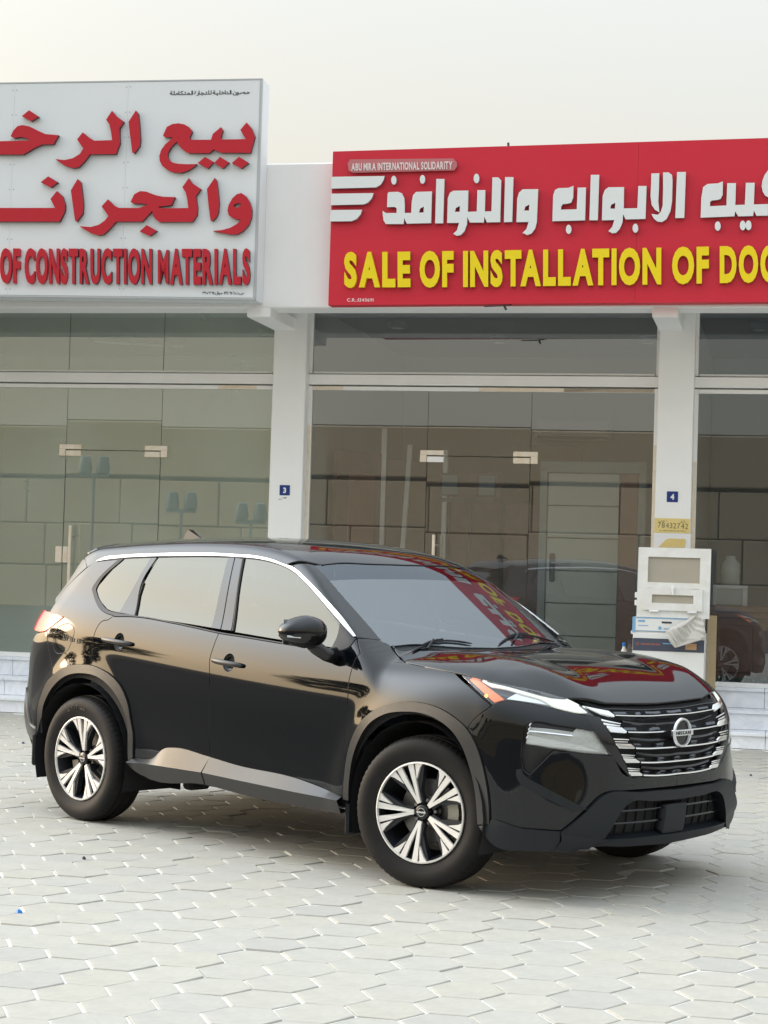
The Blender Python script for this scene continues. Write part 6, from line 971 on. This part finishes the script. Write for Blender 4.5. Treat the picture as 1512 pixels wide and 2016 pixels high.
    for s in X['chips']:
        P,Nn=onsurf(np.array(s),-.006); P2=P-Nn*.02
        for mm in (0,1): cb.add(np.vstack([mirr(P),mirr(P2)]) if mm else np.vstack([P,P2]),[(0,3,2,1),(0,1,5,4),(1,2,6,5),(2,3,7,6),(3,0,4,7)] if mm else [(0,1,2,3),(0,4,5,1),(1,5,6,2),(2,6,7,3),(3,7,4,0)])
    o=cb.build('grille_blocks',mat('grille_block_grey',(.10,.11,.13),.3,metal=.5),gr); o['kind']='stuff'
    # badge
    bd=empty('badge',(.905,0,.782),0,CARP); b=MB(); R1,R2=.072,.058
    pr=[(R2,0),(R2+.003,.010),(R1-.003,.010),(R1,0)]; b.lathe(pr,48,'x',(0,0,0)); b.box(-.002,.011,-.083,.083,-.014,.014,bev=.002)
    b.build('badge_ring',MC['badge'],bd,angle=40); b=MB(); b.lathe([(0,-.003),(R2+.004,-.003)],32,'x'); b.build('badge_face',MC['gloss'],bd)
    gl=[];adv=0
    for ch in 'NISSAN':
        v,f=glyph(ch,.02); x0=min(a for a,_ in v); x1=max(a for a,_ in v); gl.append((v,f,adv-x0)); adv+=x1-x0+.14
    adv-=.14; b=MB()
    for v,f,ox in gl:
        V,F=extrude_flat(v,f,.002,lambda a,c,d:(.0125-d,((a+ox)/adv-.5)*.118,(c-.36)/.73*.017)); b.add(V,F)
    b.build('badge_lettering',MC['gloss'],bd)
    # lower bumper: skid plate frame, intake, slats
    so=[[.8,-.64,.24]]+D['skid_o'][0]; 
    ko=D['skid_o'][0][:3]; k1=D['skid_o'][1]
    top=[q for q in D['skid_o'][0][1:]]+[[.852,-.3,.516],[.864,0,.512]]
    inn=[[.80,-.49,.315],[.832,-.452,.38],[.852,-.40,.450],[.862,-.37,.468],[.868,-.2,.468],[.868,0,.464]]
    strip('skid_frame',[top,top,inn,inn],[-.004,.02,.024,-.05],MC['plastic'],n=60)
    botc=[q for q in D['skid_b'][0] if q[1]<-.05]; botc=[[.70,-.70,.262]]+[[.748,-.655,.246]]+[q for q in botc if q[1]>-.62]+[[.842,0,.244]]
    ib=[[.795,-.50,.312],[.835,-.35,.302],[.848,-.18,.300],[.85,0,.298]]
    strip('skid_plate',[ib,ib,botc,botc],[-.05,.020,.016,-.10],MC['plastic'],n=50)
    sl=[[.78,-.625,.375],[.775,-.64,.33],[.735,-.66,.26]]
    strip('skid_side',[[D['skid_o'][0][1],[.715,-.68,.31],[.70,-.70,.270]],[[.80,-.49,.315],[.795,-.50,.312],[.78,-.56,.262]]],[.016,.02],MC['plastic'],n=12)
    it=panel('lower_intake',[[[.865,0,.475],[.862,-.37,.475],[.80,-.50,.31]],[[.80,-.50,.31],[.84,-.2,.295],[.85,0,.295]]],nF,MC['black'],off=-.045,sym=True,gap=0)[0]
    for z0,yw in ((.425,.40),(.366,.445)):
        P=[[.85,y,z0] for y in np.linspace(-yw,yw,24)]; btube('intake_slat',P,.005,MC['gloss'],off=-.010,both=False,parent=it,n=40)
    for y0 in np.linspace(-.38,.38,12):
        if abs(y0)>.09: btube('intake_rib',[[.85,y0,.30],[.86,y0,.46]],.004,MC['black'],off=-.04,both=False,parent=it,n=6)
    panel('plate_mount',[[[.86,0,.438],[.858,-.082,.436]],[[.858,-.082,.436],[.848,-.085,.300]],[[.848,-.085,.300],[.85,0,.299]]],nF,MC['plastic'],off=.012,sym=True,gap=0,depth=.05,grid=.05)
    lt=D['lower_lip'][0]; 
    strip('bumper_lip',[lt,lt,[D['lower_lip'][3][-1],[.50,-.80,.262],[.60,-.765,.262],[.72,-.69,.255]],[D['lower_lip'][3][-1],[.50,-.80,.262],[.60,-.765,.262],[.72,-.69,.255]]],[-.004,.010,.014,-.08],MC['plastic'],n=30)
    # door handles, fuel door, badge on quarter
    for k in ('handle_f','handle_r'):
        P=np.array(D[k][0]); c=P.mean(0); cc=onsurf(c[None],0)[0][0]
        cc=cups[k][0]
        for mm in (0,1):
            b=MB(); V=[];F=[]
            for j,(r_,dp) in enumerate(((1.02,.001),(.98,.010),(.8,.020),(.4,.026),(0.01,.027))):
                for i in range(24):
                    q=cc+np.array([.047*r_*math.cos(i*math.pi/12),0,.050*r_*math.sin(i*math.pi/12)]); q=onsurf(q[None],0)[0][0]+np.array([0,dp,0]); V.append(mirr(q) if mm else q)
            for j in range(4):
                for i in range(24): i2=(i+1)%24; f=(j*24+i,j*24+i2,(j+1)*24+i2,(j+1)*24+i); F.append(f if mm else f[::-1])
            mesh('handle_cup',V,F,MC['hub'],CARP,smooth=True)
        x0,x1=P[0][0]-.004,P[-1][0]+.006; z0,z1=P[0][2],P[-1][2]
        for mm in (0,1):
            b=MB(); m_=18; pts=[];V=[];F=[];K=10
            for j in range(m_):
                t=j/(m_-1); x=x0+(x1-x0)*t; z=z0+(z1-z0)*t; q=onsurf(np.array([[x,-.9,z]]),0)[0][0]; out=.012+.022*math.sin(math.pi*min(1,max(0,t*1.0)))**.6
                rz=.0135*(1-abs(2*t-1)**4)**.5+.002; ry=.009*(1-abs(2*t-1)**4)**.5+.002
                for k_ in range(K): a=2*math.pi*k_/K; V.append((x,q[1]-out+ry*math.cos(a),z+rz*math.sin(a)))
            for j in range(m_-1):
                for k_ in range(K): k2=(k_+1)%K; F.append((j*K+k_,j*K+k2,(j+1)*K+k2,(j+1)*K+k_))
            F+= [tuple(range(K))[::-1],tuple((m_-1)*K+i for i in range(K))]
            mesh('door_handle',mirr(V) if mm else V,F if not mm else [f[::-1] for f in F],MC['flare'],CARP,smooth=True)
    P=np.array(D['fuel_door'][0]); btube('fuel_door_gap',P,.0022,MC['seal'],off=-.0005,both=False,n=60)
    for j,(dx,hgt) in enumerate(((0,.03),(.036,.026),(.072,.03),(.108,.024),(.142,.03),(.17,.02))):
        c=np.array([-2.895+dx,-.905,1.060-.10*dx]); ring=[c+np.array(q) for q in ((0,0,hgt/2),(.024,0,hgt/2),(.019,0,-hgt/2),(-.006,0,-hgt/2))]
        if j%2==0: 
            w_=[(0,.5),(.006,.5),(.003,-.25),(.015,-.25),(.018,.5),(.024,.5),(.019,-.5),(-.004,-.5)]
        else: w_=[(0,.5),(.007,.5),(.002,-.5),(-.005,-.5)]
        ring=[c+np.array([a,0,b_*hgt]) for a,b_ in w_]
        panel('side_badge_letter',[[ring[k],ring[(k+1)%len(ring)]] for k in range(len(ring))],nS,MC['seal'],off=.003,gap=0,depth=.004,both=False,step=.03,ring=.0004)
    # mirrors
    for mm in (0,1):
        s=-1 if mm else 1; mr_=empty('side_mirror',(-.655,-.925*s,1.115) if s>0 else (-.60,.83,1.03),0 if s>0 else math.radians(62),CARP)
        V=[];F=[];NU,NV=28,18
        def sh(u,v):
            cu,su=math.cos(u),math.sin(u); cv,sv=math.cos(v),math.sin(v)
            pw=lambda a,e:math.copysign(abs(a)**e,a)
            y=pw(cv,.85)*pw(cu,.8); x=pw(cv,.85)*pw(su,.8); z=pw(sv,.8)
            return x,y,z
        for j in range(NV+1):
            v=-math.pi/2+math.pi*j/NV
            for i in range(NU):
                u=2*math.pi*i/NU; x,y,z=sh(u,v)
                # outboard tip narrower, back face flat
                tp=1-.32*max(0,-y)-.0*x; xx=max(x,-.55)*.088; yy=y*.122; zz=z*.083*tp*(1-.10*max(0,x))-.012*max(0,-y)*0
                V.append((xx-.0-.035*max(0,-y),(yy-.125)*s,zz+.085))
        for j in range(NV):
            for i in range(NU): i2=(i+1)%NU; F.append((j*NU+i,j*NU+i2,(j+1)*NU+i2,(j+1)*NU+i))
        up=[];lo_=[]
        for f in F:
            (up if np.mean([V[k][2] for k in f])>.068 else lo_).append(f if not mm else f[::-1])
        mesh('mirror_cap',V,up,MC['paint'],mr_,smooth=True); mesh('mirror_lower_shell',V,lo_,MC['gloss'],mr_,smooth=True)
        b=MB(); b.tube([(.058,-.02*s-.06*s,.055),(.07,-.14*s,.057),(.045,-.20*s,.06),(.0,-.243*s,.063)],.005,6); b.build('mirror_signal',MC['reflector'],mr_,angle=60)
        b=MB(); b.box(-.052,-.049,-.225*s,-.03*s,.02,.145); b.build('mirror_glass',MC['chrome'],mr_)
        b=MB(); pts=[(.0,-.07*s,.03),(.012,-.045*s,.0),(.035,-.005*s,-.030),(.05,.045*s,-.035)]; b.tube(pts,[.042,.036,.034,.045],14); b.build('mirror_stalk',MC['gloss'],mr_,smooth=True)
    # antenna fin
    b=MB(); V=[(-2.86,0,1.735),(-2.80,0,1.732),(-2.70,0,1.672),(-2.88,0,1.672)]; t=.016
    b.add([(-2.87,-.004,1.732),(-2.87,.004,1.732),(-2.82,-.004,1.730),(-2.82,.004,1.730),(-2.90,-t,1.668),(-2.90,t,1.668),(-2.72,-.006,1.672),(-2.72,.006,1.672)],[(0,2,3,1),(0,4,6,2),(1,3,7,5),(0,1,5,4),(2,6,7,3)]); b.build('antenna_fin',MC['paint'],CARP)
    # underbody and wheel wells
    b=MB(); b.box(-3.45,.62,-.60,.60,.28,.36,bev=.04); b.box(-2.15,-.6,-.80,.80,.30,.38,bev=.03); b.box(-2.06,-1.97,-.66,-.50,.235,.31,bev=.02); b.box(-2.40,-2.30,-.70,-.5,.21,.3,bev=.02); b.build('underbody',MC['black'],CARP)
    for cx in (0,-2.705):
        for s in (1,-1):
            b=MB(); V=[];F=[];n_=20
            for i in range(n_+1):
                a=math.radians(-20+220*i/n_); V+=[(cx+.44*math.cos(a),-.905*s,.36+.44*math.sin(a)),(cx+.44*math.cos(a),-.50*s,.36+.44*math.sin(a))]
            for i in range(n_): F.append((2*i,2*i+1,2*i+3,2*i+2) if s>0 else (2*i,2*i+2,2*i+3,2*i+1))
            V+=[(cx-.45,-.5*s,.2),(cx+.45,-.5*s,.2),(cx+.45,-.5*s,.82),(cx-.45,-.5*s,.82)]; k=len(V)-4; F.append((k,k+1,k+2,k+3))
            mesh('wheel_well',V,F,MC['black'],CARP)
            b=MB(); fx=cx-.475; 
            z1,z0=(.36,.195) if cx==0 else (.47,.275)
            b.box(fx-.015,fx+.015,-.90*s,-.64*s,z0,z1,bev=.012); b.build('mudflap',MC['plastic'],CARP)
    # cabin
    b=MB(); b.box(-.95,-.50,-.68,.68,.95,1.06,bev=.04); b.box(-.72,-.36,-.62,.62,1.0,1.10,bev=.03); b.build('dashboard',MC['dash'],CARP)
    b=MB(); b.lathe([(.165,-.012),(.18,0),(.165,.012),(.152,0),(.165,-.012)],28,'x',(0,0,0)); o=b.build('steering_wheel',MC['seat'],CARP,smooth=True); o.location=(-.98,.36,1.08); o.rotation_euler=(0,math.radians(20),0)
    for y in (-.36,.36):
        b=MB(); b.box(-1.95,-1.45,y-.25,y+.25,.55,.72,bev=.05); b.box(-2.05,-1.90,y-.25,y+.25,.6,1.25,bev=.05); b.box(-2.02,-1.92,y-.13,y+.13,1.28,1.46,bev=.04); b.build('seat',MC['seat'],CARP)
    b=MB(); b.box(-2.9,-2.5,-.6,.6,.6,1.25,bev=.06); b.build('rear_seat',MC['seat'],CARP)
    b=MB(); b.box(-.99,-.97,-.12,.12,1.41,1.47,bev=.008); b.build('rear_view_mirror',MC['hub'],CARP)
    b=MB(); b.box(-3.1,-1.1,-.55,.55,1.55,1.56); b.box(-3.2,-.6,-.7,.7,.5,.52); b.build('cabin_lining',MC['dash'],CARP)
    # wheels
    def wheel_parts(root,ang):
        b=MB(); R=.366; hw=.115
        prof=[(.236,-.085),(.245,-.098),(.262,-.103),(.300,-.118),(.330,-.117),(.352,-.106),(.362,-.092)]
        seg=210; V=[];F=[]
        P=[(.238,.05),(.238,-.075),(.243,-.092),(.252,-.098),(.258,-.100),(.285,-.113),(.310,-.117),(.335,-.112),(.350,-.103),(.3575,-.094),(.362,-.082)]
        g=[(.3665,-.066),(.3665,-.058),(.3585,-.056),(.3585,-.048),(.3672,-.046),(.3675,-.018),(.3595,-.016),(.3595,-.006)]
        P=P+g+[(r,-h) for r,h in g[::-1]]+[(.362,.082),(.352,.103),(.31,.115),(.26,.10),(.238,.08)]
        n=len(P)
        for k in range(seg):
            t=2*math.pi*k/seg
            for i,(r,h) in enumerate(P):
                rr=r
                if i in (9,10,11) and k%3==0: rr-=.0045
                if i in (13,14) or (n-14<0): pass
                V.append((rr*math.cos(t),h,rr*math.sin(t)))
        for k in range(seg):
            k2=(k+1)%seg
            for i in range(n-1): F.append((k*n+i,k*n+i+1,k2*n+i+1,k2*n+i))
        o=mesh('tyre',V,F,MC['rubber'],root); o.data.polygons.foreach_set('use_smooth',[True]*len(F)); o.data.set_sharp_from_angle(angle=math.radians(38))
        b=MB(); b.lathe([(.244,-.096),(.243,-.104),(.236,-.106),(.2345,-.098),(.231,-.09)],72,'y'); b.build('rim_lip',MC['rimface'],root,angle=40)
        b=MB(); b.lathe([(.232,-.095),(.222,-.06),(.215,.02),(.20,.08)],60,'y'); b.lathe([(.0,-.03),(.07,-.03),(.075,.02)],40,'y'); b.build('rim_barrel',MC['rimdark'],root,angle=50)
        b=MB(); b.lathe([(.05,.0),(.155,.0),(.158,.004),(.158,.02)],48,'y'); b.build('brake_disc',MC['disc'],root,angle=40)
        rf=empty('rim',(0,0,0),0,root)
        Rr=.236
        for g5 in range(5):
            ax=ang+g5*72
            def pol(r,a): a=math.radians(ax+a); return (r*math.cos(a),r*math.sin(a))
            def loc(r,t): # along, lateral
                a=math.radians(ax); return (r*math.cos(a)-t*math.sin(a),r*math.sin(a)+t*math.cos(a))
            face=MB(); dark=MB()
            def zf(r): return -.100+.030*(1-min(1,r/Rr))**1.3
            for s in (1,-1):
                sp=[loc(.045,0),loc(.045,.010*s),loc(.080,.0165*s),loc(.15,.032*s),pol(Rr,12.0*s),pol(Rr,8.6*s),pol(Rr,4.6*s),loc(.15,.0105*s),loc(.085,.001*s),loc(.075,0)]
                wd=[pol(Rr,14.8*s),pol(Rr,24.5*s),loc(.20,.076*s),loc(.160,.0415*s),loc(.157,.0385*s)]
                for poly in (sp,wd):
                    ar=sum(poly[i][0]*poly[(i+1)%len(poly)][1]-poly[(i+1)%len(poly)][0]*poly[i][1] for i in range(len(poly)))
                    if ar<0: poly=poly[::-1]
                    k=MB(); k.prism(poly,0,1)
                    V=[(x,zf(math.hypot(x,z))+(y*.014),z) for x,y,z in k.v]; face.add(V,k.f)
                # dark flanks below
                dk=[loc(.05,0),loc(.05,.024*s),loc(.10,.030*s),pol(Rr-.004,26*s),pol(Rr-.004,12*s),pol(Rr-.004,6.0*s),loc(.10,.006*s)]
                ar=sum(dk[i][0]*dk[(i+1)%len(dk)][1]-dk[(i+1)%len(dk)][0]*dk[i][1] for i in range(len(dk)))
                if ar<0: dk=dk[::-1]
                k=MB(); k.prism(dk,0,1); V=[(x,zf(math.hypot(x,z))+.0125+(y*.035),z) for x,y,z in k.v]; dark.add(V,k.f)
            face.build('spoke',MC['rimface'],rf); dark.build('spoke_flank',MC['rimdark'],rf)
            c=pol(.058,36); k=MB(); k.lathe([(0,-.052),(.008,-.052),(.010,-.046),(.010,-.03),(.018,-.03),(.018,-.02)],12,'y',(c[0],0,c[1])); k.build('wheel_nut',MC['disc'],rf,angle=40)
        b=MB(); b.lathe([(0,-.082),(.026,-.082),(.034,-.078),(.038,-.068),(.040,-.04)],32,'y'); b.build('centre_cap',MC['hub'],rf,angle=40)
        b=MB(); b.lathe([(.018,-.083),(.0185,-.0855),(.021,-.0855),(.0215,-.083)],28,'y'); b.box(-.025,.025,-.0865,-.083,-.004,.004); b.build('cap_badge',MC['badge'],rf)
    for nm,cx,yc,st,ang,s in (('front',0.,-.795,13.3,112.7,1),('rear',-2.705,-.795,0,88,1),('front',0.,.795,13.3,100,-1),('rear',-2.705,.795,0,80,-1)):
        root=empty('wheel',(cx,yc,.362),math.radians(st)+(0 if s>0 else math.pi),CARP)
        wheel_parts(root,ang)
        b=MB(); a0=-18 if nm=='front' else 190
        V=[]; 
        for i in range(9):
            a=math.radians(a0+36*i/8)
        pr=[]
        for i in range(9):
            a=math.radians(a0+36*i/8); pr.append((.175*math.cos(a),.175*math.sin(a)))
        for i in range(8,-1,-1):
            a=math.radians(a0+36*i/8); pr.append((.118*math.cos(a),.118*math.sin(a)))
        b.prism(pr,-.028,.05); b.build('brake_caliper',MC['caliper'],root)
        if nm=='rear' and s>0:
            adv=0;gl=[]
            for ch in 'S FIT as':
                if ch==' ': adv+=.25; continue
                v,f=glyph(ch,.03); x0=min(a for a,_ in v); x1=max(a for a,_ in v); gl.append((v,f,adv-x0)); adv+=x1-x0+.12
            b=MB()
            for v,f,ox in gl:
                def pl(a,c,d):
                    th=math.radians(90+6)-((a+ox)/adv-.5)*math.radians(34); r=.287+c*.034; yy=-.1135-(.0038 if r>.30 else .0015)
                    return (r*math.cos(th),yy+d-.001,r*math.sin(th))
                V,F=extrude_flat(v,f,.004,pl); b.add(V,F)
            b.build('tyre_lettering',MC['letter'],root)
    return CARP
build_car()
